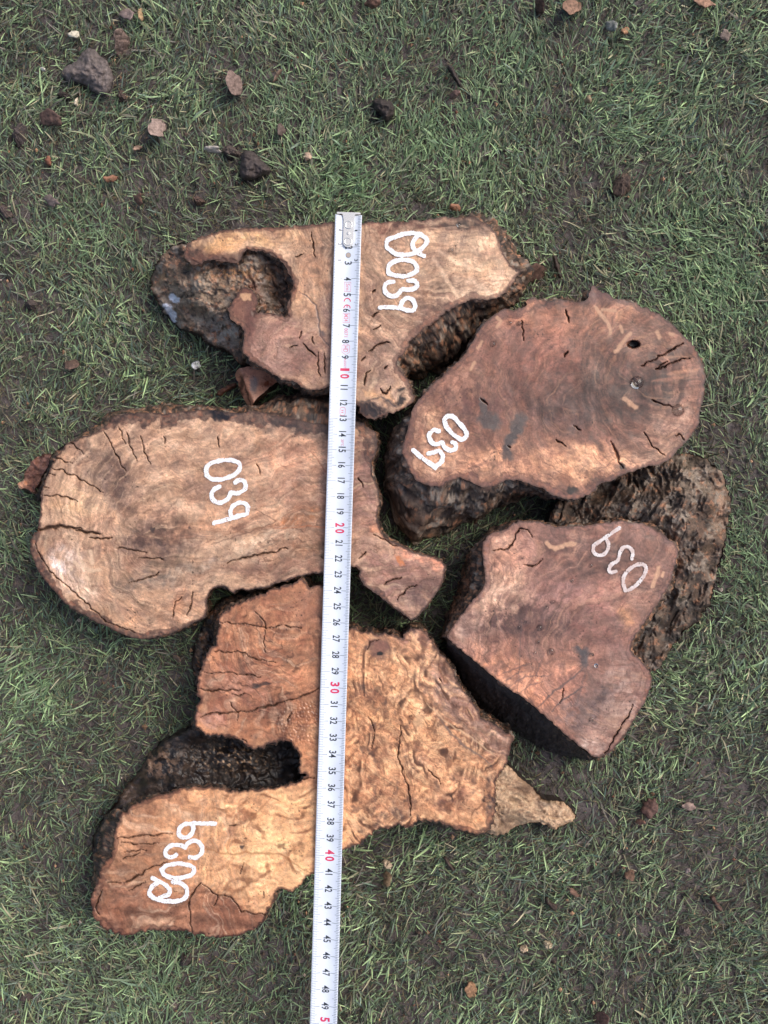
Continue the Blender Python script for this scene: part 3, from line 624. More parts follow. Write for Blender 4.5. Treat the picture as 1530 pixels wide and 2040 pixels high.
relief([(372,478),(345,490),(327,504),(309,528),(299.6,551),(303.5,583),(321.8,614),(350,648),(369,659),(390,659),(405,677),(426,690),(447,693),(473,724),(500,735),(520,730),(505,700),(497,660),(520,640),(600,640),(595,540),(560,500),(490,490),(430,505),(385,505)],
    [(345,515,.030),(330,560,.026),(330,600,.018),(360,560,.045),(400,560,.050),(400,600,.046),(440,620,.048),(380,630,.022),(420,665,.022),(460,700,.018),(500,735,.012),(480,660,.046),(470,560,.046),(470,590,.050),(500,540,.050),(530,530,.046),(560,550,.042),(556,590,.038),(530,600,.044),(500,520,.052),(400,520,.050),(440,530,.048),(372,490,.040),(310,560,.010),(340,640,.006),(490,700,.030),(585,560,.042)],
    130, r1, 'bark_hump', .0020, 1.8, 22, col_hump)
# broken stub standing out below the slice
stub = refine([(474,734),(500,730),(522,735),(557,757),(540,770),(518,787),(506,800),(500,816),(492,806),(484,792),(474,765),(468,748)], 3, 1, 8)
v, f, e = grid_mesh(stub, 2); fc = Face(v, stub, (178, 128, 102), 145)
fc.blob(506, 765, 9, 16, (122, 112, 110), .9, 0, .4, True); fc.blob(490, 750, 14, 12, (172, 122, 100), .8); fc.blob(538, 765, 20, 10, (150, 78, 50), .9, -30, wet=.5); fc.blob(500, 800, 12, 14, (160, 122, 96), .6)
fc.line([(478,745),(490,775),(500,812)], 1.4, (70, 44, 34), .8); fc.blob(478, 775, 7, 30, (92, 58, 44), .85, 15, .4, True); fc.finish()
sz = .034 - (fc.x - 470) * 1e-4 - np.maximum(0, 493 - fc.x + (fc.y - 770) * .4) * 6e-4
st_o = mesh_np('branch_stub', unproj(v[:, 0], v[:, 1], np.maximum(sz, .003) + fc.dz), f, M_wood, r1, {'Col': fc.col, 'Wet': fc.wet})
wall(stub, .016, [(474,734,None),(557,757,None),(500,816,None)], 147, r1, .0006, 10, .6, 0, .4, name='branch_stub_side')
stroke_mesh([[(790,471),(771,478),(769,489),(776,498),(790,507),(810,508),(832,503),(848,488),(852,478),(843,469),(824,464),(806,465),(790,471)], [(835,466),(823,480),(822,494),(832,503),(845,510)],
             [(775,544),(790,550),(812,550),(829,542),(832,530),(822,519),(800,517),(781,522),(772,533),(775,544)],
             [(814,559),(826,558),(833,566),(827,575),(812,578),(800,575),(794,587),(780,591),(768,584),(765,572),(771,563),(784,561)],
             [(757,612),(775,611),(796,613),(821,621),(828,610),(824,598),(812,592),(802,598),(797,612)]], 4.4, Z1, r1, 300)

# ---- slice 2 (upper right)
r2 = slice_root(P2, 'oval purplish-brown slice at upper right painted 039, with dark grey burl spots')
v, f, e = grid_mesh(P2, GH); fc = Face(v, P2, (158, 112, 92), 150); B = fc.blob
B(1180, 770, 170, 75, (126, 88, 74), .8); B(1190, 800, 110, 45, (112, 82, 72), .7); B(1000, 690, 90, 55, (160, 112, 94), .7); B(1090, 730, 60, 45, (160, 104, 88), .5); B(920, 780, 60, 24, (176, 130, 104), .6, -20)
B(870, 890, 50, 60, (198, 156, 124), .9); B(900, 940, 60, 20, (196, 156, 126), .7); B(1070, 925, 180, 32, (202, 150, 116), .85); B(1180, 920, 60, 30, (206, 158, 120), .7)
B(950, 800, 80, 40, (142, 98, 86), .75); B(1340, 850, 45, 70, (176, 136, 112), .75); B(1330, 690, 50, 45, (174, 130, 106), .6); B(1150, 640, 80, 26, (188, 132, 104), .6)
B(1290, 900, 50, 30, (190, 150, 122), .7); B(1100, 680, 50, 40, (190, 132, 108), .5); B(1290, 760, 60, 60, (118, 84, 76), .45); B(1060, 640, 50, 20, (186, 130, 100), .6); B(900, 760, 50, 30, (182,136,112), .6)
B(1260, 660, 70, 40, (146, 104, 84), .6); B(1120, 820, 60, 40, (130, 100, 92), .6); B(1230, 615, 60, 12, (184, 132, 100), .6)
R = np.hypot(fc.x - 1262, fc.y - 765); A = np.degrees(np.arctan2(fc.y - 765, fc.x - 1262))
bands = (np.sin(R / 15 * 3.14 + 2 * fbm(fc.x / 40, fc.y / 40, 2, 155)) > 0.1) * sst(30, 50, R) * sst(120, 95, R) * sst(-75, -45, A) * sst(35, 15, A)
fc.mix(bands * .6, (78, 50, 46))
e1 = sst(1090, 1200, fc.x); fc.polar(1262, 765, .16, .12, env=e1, dark=(92, 60, 52), light=(206, 156, 122)); fc.polar(1120, 810, .11, .08, env=1 - e1, seed=5, dark=(104, 70, 62), light=(198, 148, 118), R0=110)
fc.contours(fc.sd / 15 + .35 * fbm(fc.x / 50, fc.y / 50, 3, 7), (116, 80, 70), .35, env=sst(110, 30, fc.sd)); fc.contours(fbm(fc.x / 90, fc.y / 90, 3, 8) * 3, (110, 76, 72), .3, .93)
fc.rings(np.hypot(fc.wx - 1262, fc.wy - 765), 14, .04); fc.rings(fc.sd + 6 * fbm(fc.x / 40, fc.y / 40, 2, 9), 9, .05)
fc.line([(1330,745),(1375,738),(1395,735)], 3, (206,150,116), .5, 0, 1, True, 4); fc.line([(1300,760),(1360,752)], 3, (196,140,110), .5, 0, 1, True, 3)
z_ = fc.zone(9, [(1100,985,90,16),(830,860,60,14),(1040,605,60,20),(930,965,60,16),(1390,760,60,13)])
fc.rim(z_, (134, 94, 84))
B(1195, 585, 26, 14, (138, 96, 88), .8); B(1060, 603, 12, 10, (205, 150, 118), .7); B(1100, 603, 14, 12, (84,60,54), .7)
fc.finish(.85, .80, 1.04)
for a in ((975, 838, 24, 17, 20), (962, 808, 6, 20, -15), (1032, 845, 15, 24, 25), (1014, 880, 11, 18, 40), (1010, 905, 12, 14, 0), (1022, 868, 8, 24, 30)):
    B(a[0], a[1], a[2], a[3], (80, 72, 70), .9, a[4], .35, True, wet=.55)
B(1262, 686, 12, 7, (22, 15, 12), 1, -10, .25, True); w = sst(1.2, .8, np.hypot((fc.x-1262)/12, (fc.y-686)/7)); fc.dz -= w * .006
for p, w_ in (([(1304,737),(1316,728),(1330,720)],1), ([(1312,712),(1330,702),(1344,694),(1359,684)],2), ([(1277,730),(1300,718),(1312,711)],.8), ([(1334,726),(1350,719),(1362,715)],2), ([(1304,737),(1334,726)],.7), ([(1362,715),(1376,713)],.7), ([(1127,616),(1129,630),(1134,642)],3),
              ([(1142,850),(1150,853),(1158,856)],2), ([(1107,876),(1117,881),(1127,890)],2), ([(1299,796),(1310,800)],1.7), ([(1310,800),(1322,806),(1336,811)],.9), ([(1285,862),(1292,877),(1301,889),(1323,908)],.8),
              ([(1132,700),(1122,712)],1.6), ([(1040,640),(1043,680)],.5), ([(958,792),(965,803),(969,808)],1.3), ([(1012,886),(1018,891)],1.8), ([(1345,870),(1353,863),(1363,878)],.7)):
    fc.crack(p, w_, .004)
fc.line([(1217,880),(1228,900),(1232,918),(1241,932)], 2.4, (90, 48, 30), .85, .002); B(1240, 928, 5, 8, (50, 40, 38), .9, -20, .3, True)
for p, w_ in (([(1187,612),(1200,630),(1213,645),(1216,664)],4.5), ([(1200,617),(1226,619)],4), ([(1256,664),(1242,680),(1230,698),(1226,700)],5), ([(1236,650),(1240,662)],4), ([(1244,794),(1254,802),(1266,811)],6), ([(1309,662),(1314,672)],5), ([(1335,665),(1340,667)],4), ([(990,632),(998,640),(991,650)],4), ([(960,680),(952,694)],4), ([(945,722),(938,736)],4)):
    fc.line(p, w_, (190, 146, 116), .8, 0, .4, False, .8)
B(1110, 985, 0.1, .1, None); B(1138, 977, 14, 8, (30, 24, 23), .95, -10, .4, True)
build_face(P2, Z2, fc, v, f, r2)
wall(P2, Z2, [(1002,613,None),(912,721,[(908,722,.035),(925,735,0)]),(833,798,[(835,800,.03),(850,815,0)]),(819,819,[(812,818,.05),(806,826,.03),(820,850,0)]),(806,877,[(790,866,.05),(768,880,.02),(790,895,0)]),(806,909,[(784,912,.045),(766,920,.018),(785,935,0)]),
    (830,960,[(806,965,.05),(772,975,.03),(768,985,.012),(790,1000,0)]),(854,968,[(845,985,.05),(800,1030,.03),(792,1050,.012),(805,1062,0)]),(878,970,[(870,1005,.05),(835,1060,.03),(822,1086,.008),(832,1080,0)]),(915,949,[(905,1000,.048),(885,1050,.02),(880,1066,0)]),(957,971,[(950,1010,.045),(938,1035,.02),(930,1045,0)]),
    (1020,954,[(1012,985,.04),(1005,1005,.015),(995,1012,0)]),(1084,973,[(1078,985,.03),(1068,980,0)]),(1160,990,[(1150,985,.03),(1130,960,0)]),(1252,941,[(1240,925,.035),(1220,900,0)]),(1334,914,[(1310,880,.03),(1290,860,0)]),(1406,757,None),(1307,623,None),(1194,580,None),(1115,596,[(1115,592,.045),(1110,610,0)])],
    160, r2, .0019, 34, .42, .36, .12)
stroke_mesh([[(890,830),(884,838),(891,854),(902,864),(915,875),(923,876),(931,868),(925,854),(914,841),(904,831),(895,829),(890,830)],
             [(874,859),(863,856),(855,864),(854,872),(860,883),(872,886),(882,879),(884,890),(893,897),(904,897),(909,891),(907,883),(902,881)],
             [(823,897.5),(845,915),(867,931)],[(854,904),(864,900),(875,898),(883,907),(880,920),(867,931)]], 4.5, Z2, r2, 310)

# ---- slice 3 (left)
r3 = slice_root(P3, 'widest tan slice at left painted 039, with radial cracks and a curved tail')
v, f, e = grid_mesh(P3, GH); fc = Face(v, P3, (186, 150, 120), 170); B = fc.blob
B(200, 905, 60, 22, (150, 124, 104), .7); B(225, 965, 45, 45, (146, 118, 102), .75); B(310, 1075, 70, 30, (132, 106, 94), .75); B(270, 880, 60, 30, (188, 152, 122), .6)
B(150, 1000, 40, 36, (200, 164, 126), .7); B(235, 960, 60, 30, (132, 102, 86), .6, 60); B(330, 1060, 50, 30, (124, 94, 80), .6); B(700, 950, 40, 90, (152, 112, 98), .8); B(800, 1150, 90, 60, (152, 112, 100), .8); B(400, 890, 110, 40, (196, 158, 126), .7); B(590, 950, 80, 80, (192, 150, 120), .8); B(560, 900, 90, 30, (196, 146, 114), .6); B(440, 1040, 110, 22, (198, 150, 116), .6, -15)
B(610, 1090, 60, 40, (164, 120, 92), .75); B(560, 1130, 90, 22, (170, 128, 104), .7); B(300, 1150, 80, 22, (146, 124, 106), .7, -12); B(400, 1130, 60, 12, (190, 168, 144), .6, -15); B(520, 1080, 80, 14, (196, 170, 140), .5, -14)
B(290, 1230, 120, 30, (184, 144, 112), .7); B(130, 1125, 34, 36, (204, 182, 162), .75); B(115, 1135, 22, 10, (206, 200, 202), .6, 40); B(165, 1180, 40, 14, (206, 178, 150), .6, 35); B(720, 1000, 40, 80, (166, 126, 108), .8); B(800, 1150, 70, 50, (170, 128, 110), .85)
B(830, 1180, 50, 24, (142, 112, 102), .5, 20); B(775, 1075, 50, 8, (206, 142, 104), .8, 30); B(755, 1048, 12, 20, (206, 144, 106), .7); B(848, 1115, 50, 8, (204, 142, 112), .7, 15)
B(640, 1010, 40, 40, (150, 104, 80), .55); B(600, 1030, 60, 14, (196, 130, 84), .6, -15); B(660, 960, 30, 60, (156, 120, 104), .5); B(470, 900, 50, 40, (164, 134, 110), .4)
B(500, 1050, 40, 10, (160, 112, 84), .5, -15); B(640, 1090, 30, 25, (140, 106, 76), .6); B(370, 1200, 50, 20, (196, 150, 116), .6); B(420, 960, 40, 60, (180, 140, 112), .4)
e1 = sst(520, 400, fc.x); fc.polar(285, 1065, .13, .07, env=e1, dark=(116, 88, 74)); g_ = fc.wy + fc.wx * .2
fc.polar(430, 1480, .12, .06, R0=480, env=1 - e1, seed=4, dark=(118, 80, 62)); fc.contours(g_ / 26, (120, 84, 64), .4, env=(1 - e1 * .6) * sst(1000, 1050, fc.y)); fc.contours(np.hypot(fc.wx - 285, fc.wy - 1065) / 24, (134, 102, 80), .3, env=e1)
fc.rings(np.hypot(fc.wx - 285, fc.wy - 1065), 13, .03); fc.rings(fc.wy + fc.wx * .2, 12, .04); fc.rings(fc.sd, 10, .03)
z_ = fc.zone(4, [(260,830,50,26),(330,830,50,24),(400,820,40,14),(470,826,50,24),(540,835,50,24),(620,850,50,26),(720,860,40,26),(740,900,20,14),(90,1130,60,15),(180,1225,70,16),(300,1265,70,12),(760,1180,50,10),(65,1090,30,12)])
fc.rim(z_, (92, 66, 60), .92); B(250, 832, 60, 9, (96, 72, 66), .6); B(445, 826, 30, 8, (66, 62, 68), .8, wet=.5); B(575, 850, 70, 14, (92, 80, 80), .5); B(650, 850, 40, 20, (120, 96, 84), .5)
fc.finish(1.0, .92, 1.0)
for p, w_ in (([(62,1062),(78,1056),(95,1052),(115,1049),(135,1050),(162,1055)],7.5), ([(150,1057),(175,1060),(205,1063)],3.8), ([(178,1070),(200,1073),(225,1072)],1.6), ([(228,1091),(255,1094),(292,1101)],1.5), ([(275,1110),(300,1112),(325,1113)],.8), ([(82,989),(100,989),(120,987),(138,993),(155,1000)],1),
    ([(100,930),(125,938),(150,950),(180,965),(205,981)],1), ([(110,912),(145,925)],.6), ([(92,942),(115,948)],.6), ([(82,970),(100,972)],.6), ([(250,860),(258,880),(263,897),(273,918)],1.1), ([(279,868),(285,888),(291,908),(300,925)],1.3), ([(208,860),(225,890),(240,920),(250,940)],.7), ([(236,850),(250,885)],.5), ([(140,880),(165,905)],.5),
    ([(451,1122),(480,1113),(505,1108),(530,1102),(545,1100),(555,1096),(567,1091),(574,1093)],2.2), ([(256,1161),(285,1154),(317,1142)],.9), ([(385,1180),(381,1200),(373,1228)],.9), ([(362,1190),(350,1200),(344,1232)],.7), ([(434,868),(438,890)],.7),
    ([(715,1114),(720,1105),(729,1099)],1.2), ([(640,1110),(690,1122)],.7), ([(765,1165),(780,1155),(800,1150)],1.4), ([(790,1195),(812,1172),(830,1165)],.7), ([(713,950),(722,970)],1.2), ([(512,925),(519,945)],.9), ([(325,870),(329,885)],.7), ([(745,1065),(790,1088)],.6)):
    fc.crack(p, w_, .004)
fc.crack([(71,1082),(80,1109),(107,1145),(146,1178),(182,1211),(212,1238),(269,1259)], 1.3, .004)
fc.line([(300,1060),(340,1010),(365,985),(400,970)], 1.2, (120, 92, 74), .5); fc.line([(420,1085),(476,1067),(545,1042),(550,1038),(530,1025),(510,1015)], 1.1, (96, 66, 52), .7); fc.line([(545,1055),(610,1048),(660,1050)], 1.3, (180,104,64), .5)
fc.line([(380,1095),(450,1065),(520,1050),(590,1046)], 1.2, (130, 88, 64), .55); fc.line([(400,1120),(470,1115),(560,1075)], 1.5, (110,92,78), .45); fc.line([(620,900),(640,925),(655,950)], 1.4, (140,80,56), .6)
B(796, 1117, 5, 12, (196, 120, 76), .9, -40, .3, True); B(304, 1055, 3, 5, (60,48,46), .9, 0, .4, True); B(377, 1053, 4, 4, (74,56,52), .9, 0, .4, True)
for p, w_ in (([(155,1095),(158,1110),(170,1133)],4), ([(180,1098),(184,1122)],5), ([(178,1136),(197,1136)],5), ([(148,1120),(160,1128)],3.5), ([(141,1130),(143,1135)],3.5), ([(172,1150),(176,1154)],4)):
    fc.line(p, w_, (214, 182, 152), .75, 0, .4, False, .8)
build_face(P3, Z3, fc, v, f, r3)
wall(P3, Z3, [(149,877,[(146,876,.03),(160,880,0)]),(188,862,[(184,857,.03),(184,852,.012),(190,860,0)]),(224,828,[(210,830,.035),(206,832,.01),(214,836,0)]),(275,822,[(277,815,.035),(278,812,.01),(282,820,0)]),(345,824,[(335,808,.035),(333,803,.012),(340,815,0)]),(380,818,[(378,810,.035),(378,812,0)]),(470,822,[(470,816,.03),(472,818,0)]),
    (514,820,[(514,806,.035),(514,803,.01),(518,808,0)]),(560,832,[(562,800,.04),(562,788,.02),(566,795,0)]),(615,842,[(612,795,.042),(612,780,.02),(616,790,0)]),(655,846,[(652,800,.042),(650,776,.02),(654,790,0)]),(700,838,[(704,815,.035),(710,825,0)]),(749,864,[(756,868,.03),(745,880,0)]),(740,930,[(746,932,.03),(740,940,0)]),(754,1010,None),(796,1086,None),(887,1120,[(884,1122,.02),(870,1125,0)]),(821,1237,None),(715,1149,None),(620,1144,None),(526,1172,None),(451,1171,None),(412,1200,[(410,1200,.03),(420,1190,0)]),
    (366,1253,None),(290,1274,None),(164,1223,[(158,1222,.035),(172,1210,0)]),(83,1148,None),(59,1088,None),(80,1015,None),(113,910,None)],
    180, r3, .0013, 24, .5, .12, .4)
flap = refine([(107,904),(96,928),(84,952),(72,972),(67,984),(52,972),(36,975),(34,962),(50,955),(50,938),(58,924),(78,906)], 3, 1.6, 12)
v, f, e = grid_mesh(flap, 2); fc = Face(v, flap, (140, 100, 84), 185); fc.blob(44, 964, 13, 10, (206, 160, 126), .9, 0, .5, True); fc.blob(80, 925, 24, 20, (150, 112, 96), .7); fc.finish(1.6)
mesh_np('bark_flap', unproj(v[:, 0], v[:, 1], .016 + fc.dz * 3 + .002 * fbm(v[:, 0] / 12, v[:, 1] / 12, 3, 77)), f, M_bark, r3, {'Col': fc.col, 'Wet': fc.wet * .4})
wall(flap, .0155, [(107,904,None),(52,972,None)], 186, r3, .0005, 8, .6, .1, .4, name='bark_flap_edge')
relief([(104,902),(128,885),(140,890),(118,915),(100,945),(90,968),(84,1000),(74,1000),(70,985),(86,950),(96,925)], [(110,905,.03),(85,960,.02),(78,995,.012)], 187, r3, 'inner_bark', .002, 2, 20, lambda x, y, z, a, b, s: bark_color(x, y, 188, .75, 0, .2))
stroke_mesh([[(411,944),(410,932),(420,922),(448,915),(472,918),(480,928),(474,941),(455,952),(430,957),(416,952),(411,944)],
             [(437,969),(424,976),(420,990),(431,1002),(446,1001),(457,990),(460,979),(471,984),(484,978),(491,969),(487,958),(477,955),(468,961)],
             [(427,1042),(460,1033),(492,1023)],[(461,1031),(457.6,1017),(467,1004.7),(482.7,1000),(495,1008),(492,1023)]], 4.3, Z3, r3, 320)

# ---- slice 4 (right)
r4 = slice_root(P4, 'wet pinkish slice at right painted 039, charred black sawn side and thick rough bark')
v, f, e = grid_mesh(P4, GH); fc = Face(v, P4, (162, 118, 100), 190); B = fc.blob; fc.wet += .2
B(980, 1180, 70, 70, (198, 160, 132), .85); B(1000, 1110, 40, 50, (200, 152, 122), .7); B(1060, 1100, 50, 40, (182, 134, 114), .7); B(930, 1250, 40, 40, (188, 154, 132), .8, 35); B(1060, 1240, 130, 38, (126, 92, 84), .85); B(1150, 1190, 60, 50, (138, 100, 90), .7); B(1040, 1370, 110, 45, (206, 146, 112), .85, 35)
B(1120, 1350, 50, 50, (196, 138, 110), .6); B(1240, 1190, 60, 60, (172, 132, 110), .7); B(1200, 1240, 60, 50, (168, 118, 104), .6); B(1180, 1110, 90, 40, (134, 96, 84), .8); B(1240, 1370, 50, 60, (166, 136, 120), .8); B(1210, 1440, 60, 40, (178, 144, 122), .7)
B(1160, 1420, 50, 40, (150, 124, 114), .7); B(1190, 1400, 22, 40, (118, 98, 92), .6, 30); B(1250, 1230, 16, 18, (206, 152, 112), .7); B(1200, 1180, 40, 30, (186, 128, 110), .5); B(1180, 1490, 20, 20, (186, 160, 142), .7); B(1110, 1180, 60, 40, (178, 132, 118), .5)
B(1180, 1065, 120, 12, (156, 112, 96), .5); B(1320, 1120, 26, 40, (160, 118, 100), .6)
fc.rings(fc.x * .55 + fc.y * .85 + 10 * fbm(fc.x / 80, fc.y / 80, 2, 191), 9, .03); fc.rings(fc.sd, 11, .03); fc.polar(1165, 1320, .11, .06, env=1, dark=(108, 76, 68), light=(208, 160, 130)); fc.contours(fc.sd / 18 + .4 * fbm(fc.x / 60, fc.y / 60, 3, 6), (124, 88, 78), .35, env=sst(120, 40, fc.sd)); fc.contours(fbm(fc.x / 100, fc.y / 70, 3, 9) * 3, (118, 84, 78), .3, .92)
z_ = fc.zone(3, [(965,1110,50,14),(960,1180,40,12),(1300,1050,60,12),(1290,1350,60,12),(1320,1180,60,10),(1200,1045,80,10),(1270,1290,40,10)]) * sst(-2, 14, np.abs((fc.x - 890) * .63 - (fc.y - 1268) * .78 + 0) )
fc.rim(z_ * sst(8, 25, (fc.x-889)*0.64*1.0 - (fc.y-1268)*0.77*1.0 + 0 + 1e3*(fc.x*0 + ((fc.y-1268) < -10))), (148, 108, 98), .7)
fc.finish(.9, .84, 1.0)
G = (74, 68, 68)
for p, w_, k in (([(1172,1323),(1151,1342),(1125,1363),(1100,1380),(1086,1395),(1070,1412)],2.6,.75), ([(1166,1300),(1168,1330),(1160,1360),(1150,1400)],2.5,.45), ([(1165,1367),(1125,1392),(1110,1405),(1098,1419)],1.4,.9), ([(990,1348),(1030,1330),(1061,1320)],1.2,.6), ([(1000,1360),(1029,1342),(1045,1338)],1.2,.6),
    ([(1008,1372),(1045,1347),(1090,1347),(1100,1343)],1.2,.6), ([(1030,1385),(1060,1363),(1093,1356)],1.2,.6), ([(1030,1378),(1034,1340),(1037,1270),(1040,1240)],1,.5), ([(1064,1358),(1075,1325),(1085,1300)],1.2,.45), ([(963,1310),(973,1325)],.8,.6), ([(983,1215),(995,1245),(1015,1290)],.8,.35), ([(1140,1465),(1165,1472),(1184,1475)],1,.4)):
    fc.line(p, w_, G, k)
fc.line([(1178,1330),(1176,1370),(1168,1400),(1160,1432)], 8, (112, 92, 84), .45, 0, 3, True, 8); fc.line([(1010,1385),(1060,1330),(1120,1310),(1150,1312)], 2, (120, 86, 74), .5, 0, 3, True, 3)
for a in ((1160, 1298, 16, 7, 10, .8), (1164, 1312, 8, 18, 0, .8), (1152, 1292, 12, 4, 20, .7)): B(a[0], a[1], a[2], a[3], (82, 78, 78), a[5], a[4], .5, True, wet=.4)
for p, w_ in (([(984,1098),(997,1093),(1011,1094),(1019,1086),(1024,1074),(1030,1062),(1037,1053),(1051,1056),(1060,1070)],1.3), ([(1045,1126),(1052,1130),(1059,1130),(1072,1124),(1082,1112)],1.2), ([(1263,1401),(1250,1427),(1237,1449),(1222,1474),(1205,1501)],1.1), ([(1123,1370),(1117,1400)],.3)):
    fc.crack(p, w_, .004)
for p, w_ in (([(1089,1082),(1098,1090),(1108,1093),(1121,1090)],5.5), ([(1128,1084),(1145,1084)],6), ([(1312,1132),(1308,1148),(1300,1168)],5.5), ([(1322,1140),(1320,1148)],3)):
    fc.line(p, w_, (206, 160, 128), .8, 0, .4, False, .8)
B(1178, 1305, 4, 3, (40,24,22), .95, 0, .4, True)
build_face(P4, Z4, fc, v, f, r4)
wall(P4, Z4, [(967,1074,[(950,1090,.045),(938,1100,.01),(945,1105,0)]),(1008,1053,[(985,1052,.045),(978,1056,.01),(990,1062,0)]),(1030,1038,[(1020,1038,.04),(1018,1042,0)]),(1061,1037,[(1061,1036,.04),(1064,1045,0)]),(1112,1050,[(1112,1046,.04),(1116,1050,0)]),(1205,1043,[(1205,1038,.04),(1210,1045,0)]),(1282,1042,[(1286,1036,.04),(1290,1040,0)]),(1350,1095,[(1356,1095,.04),(1356,1100,0)]),(1315,1197,[(1320,1198,.04),(1320,1200,0)]),(1258,1290,[(1262,1290,.03),(1265,1290,0)]),
    (1298,1358,None),(1250,1456,None),(1205,1504,[(1204,1502,.02),(1195,1490,0)]),(1188,1513,[(1184,1511,.02),(1160,1490,0)]),(1138,1474,[(1130,1460,.02),(1120,1440,0)]),(1045,1392,[(1040,1385,.02),(1030,1370,0)]),(966,1334,[(960,1325,.02),(950,1310,0)]),(894,1276,[(896,1275,.03),(905,1275,0)]),
    (889,1265,[(880,1268,.035),(876,1274,.01),(884,1275,0)]),(928,1212,[(912,1210,.04),(896,1205,.01),(903,1206,0)]),(966,1160,[(940,1160,.045),(912,1165,.01),(918,1165,0)]),(962,1110,[(942,1112,.045),(926,1118,.01),(932,1120,0)])],
    200, r4, .0017, 30, .45, .05, .4)
# the straight sawn side, blackened
top_e = np.array([(893,1275),(934,1307),(966,1334),(998,1360),(1045,1392),(1098,1437),(1138,1474),(1187.5,1514)], float)
bot_e = np.array([(884,1312),(900,1334),(920,1376),(955,1415),(1008,1447),(1061,1482),(1100,1501),(1180,1514.5)], float)
nu, nv = 260, 50
def rs(E, n):
    d = np.concatenate([[0], np.cumsum(np.hypot(*np.diff(E, axis=0).T))]); u = np.linspace(0, d[-1], n)
    return np.stack([np.interp(u, d, E[:, 0]), np.interp(u, d, E[:, 1])], -1)
te, be = rs(top_e, nu), rs(bot_e, nu)
T = unproj(te[:, 0], te[:, 1], Z4 - .0003 + 0 * te[:, 0]); Bm = unproj(be[:, 0], be[:, 1], .004 + 0 * be[:, 0])
t = np.linspace(0, 1, nv)[None, :, None]; V = T[:, None] * (1 - t) + Bm[:, None] * t
uu, vv = np.meshgrid(np.arange(nu), np.arange(nv), indexing='ij')
dn = (fbm(uu / 10, vv / 8, 4, 210) * .0006 + gn(uu / 2, vv / 2, 214) * .00025) * sst(0, 3, vv)
V[:, :, 0] -= dn; V[:, :, 1] -= dn; V[:, :, 2] += dn * .5
idx = np.arange(nu * nv).reshape(nu, nv); F = np.stack([idx[:-1, :-1], idx[1:, :-1], idx[1:, 1:], idx[:-1, 1:]], -1).reshape(-1, 4)
c = np.tile(lin((44, 38, 38)), (nu * nv, 1)) * (1 + .5 * fbm(uu / 20, vv / 12, 4, 215)).ravel()[:, None]
w = sst(.66, .8, gn(uu / 1.7, vv / 1.7, 216)).ravel()[:, None] * .8; c = c * (1 - w) + lin((120, 108, 98)) * w
w = (sst(.3, .6, fbm(uu / 18, vv / 10, 3, 217)) * .3).ravel()[:, None]; c = c * (1 - w) + lin((70, 58, 52)) * w
tag(mesh_np('charred_side', V.reshape(-1, 3), F, M_bark, r4, {'Col': c, 'Wet': np.full(len(c), .35)}), 'blackened straight sawn side')
def col_b4(x, y, z, n1, n2, sd):
    c = bark_color(x, y, 220, .42, .40, .18)
    def mx(w, k):
        nonlocal c
        w = np.clip(w, 0, 1)[:, None]; c = c * (1 - w) + lin(k) * w
    nz = fbm(x / 14, y / 14, 4, 225, .65)
    mx(sst(.1, -.5, n1) * .75, (30, 25, 24))
    mx(np.exp(-(((x-1375)/45)**2+((y-950)/35)**2))*.7*(nz>-.15), (150, 132, 114))
    mx(np.exp(-(((x-1435)/14)**2+((y-1000)/60)**2))*.7*(nz>-.1), (176, 138, 112))
    mx(np.exp(-(((x-1400)/30)**2+((y-1060)/50)**2))*.4*(nz>-.1), (128, 98, 80))
    mx(np.exp(-(((x-1345)/14)**2+((y-1110)/50)**2))*.5*(nz>-.1), (150, 106, 84))
    mx(np.full(len(x), .25), (70, 60, 54)); mx(np.exp(-(((x-1340)/60)**2+((y-1230)/50)**2))*.35, (62, 50, 40))
    return c
relief([(1085,1062),(1100,1010),(1130,985),(1200,945),(1290,910),(1340,905),(1366,902),(1392,906),(1418,922),(1437,938),(1450,974),(1458,1009),(1450,1042),(1444,1090),(1431,1132),(1424,1171),(1415,1207),(1399,1233),(1366,1252),(1340,1288),(1321,1320),(1302,1345),(1270,1330),(1245,1290),(1262,1240),(1300,1190),(1325,1150),(1335,1105),(1320,1075),(1280,1058),(1200,1058),(1140,1062)],
    [(1110,1035,.034),(1150,1010,.024),(1200,1020,.036),(1200,970,.016),(1260,950,.022),(1260,1010,.042),(1310,1020,.052),(1310,950,.032),(1360,940,.040),(1400,940,.032),(1360,1000,.050),(1360,1060,.052),(1410,1000,.044),(1435,960,.020),(1445,1020,.020),(1400,1080,.044),(1425,1100,.022),(1370,1130,.046),(1410,1170,.020),(1350,1180,.040),(1380,1210,.020),(1300,1230,.036),(1340,1250,.018),(1280,1280,.030),(1300,1320,.012),(1370,905,.016),(1450,980,.008),(1448,1040,.008),(1430,1140,.008),(1398,1232,.007),(1340,1287,.006),(1275,1320,.02)],
    230, r4, 'outer_bark', .0045, 1.8, 34, col_b4, stretch=(1, 1.7, 25))
stroke_mesh([[(1234,1051.5),(1207,1070),(1182,1087)],[(1182,1087),(1181,1100),(1192,1108),(1207,1103),(1214,1087),(1209,1076)],
             [(1259,1113),(1262,1100),(1253,1088),(1241,1089),(1234,1101),(1232,1118),(1220,1122),(1212,1134),(1216,1142),(1227,1138)],
             [(1246,1176),(1240,1158),(1247,1139),(1266,1125),(1282,1123),(1289,1132),(1282,1149),(1266,1168),(1252,1176),(1246,1176)]], 3.6, Z4, r4, 330, (222, 214, 212), fade=.12)

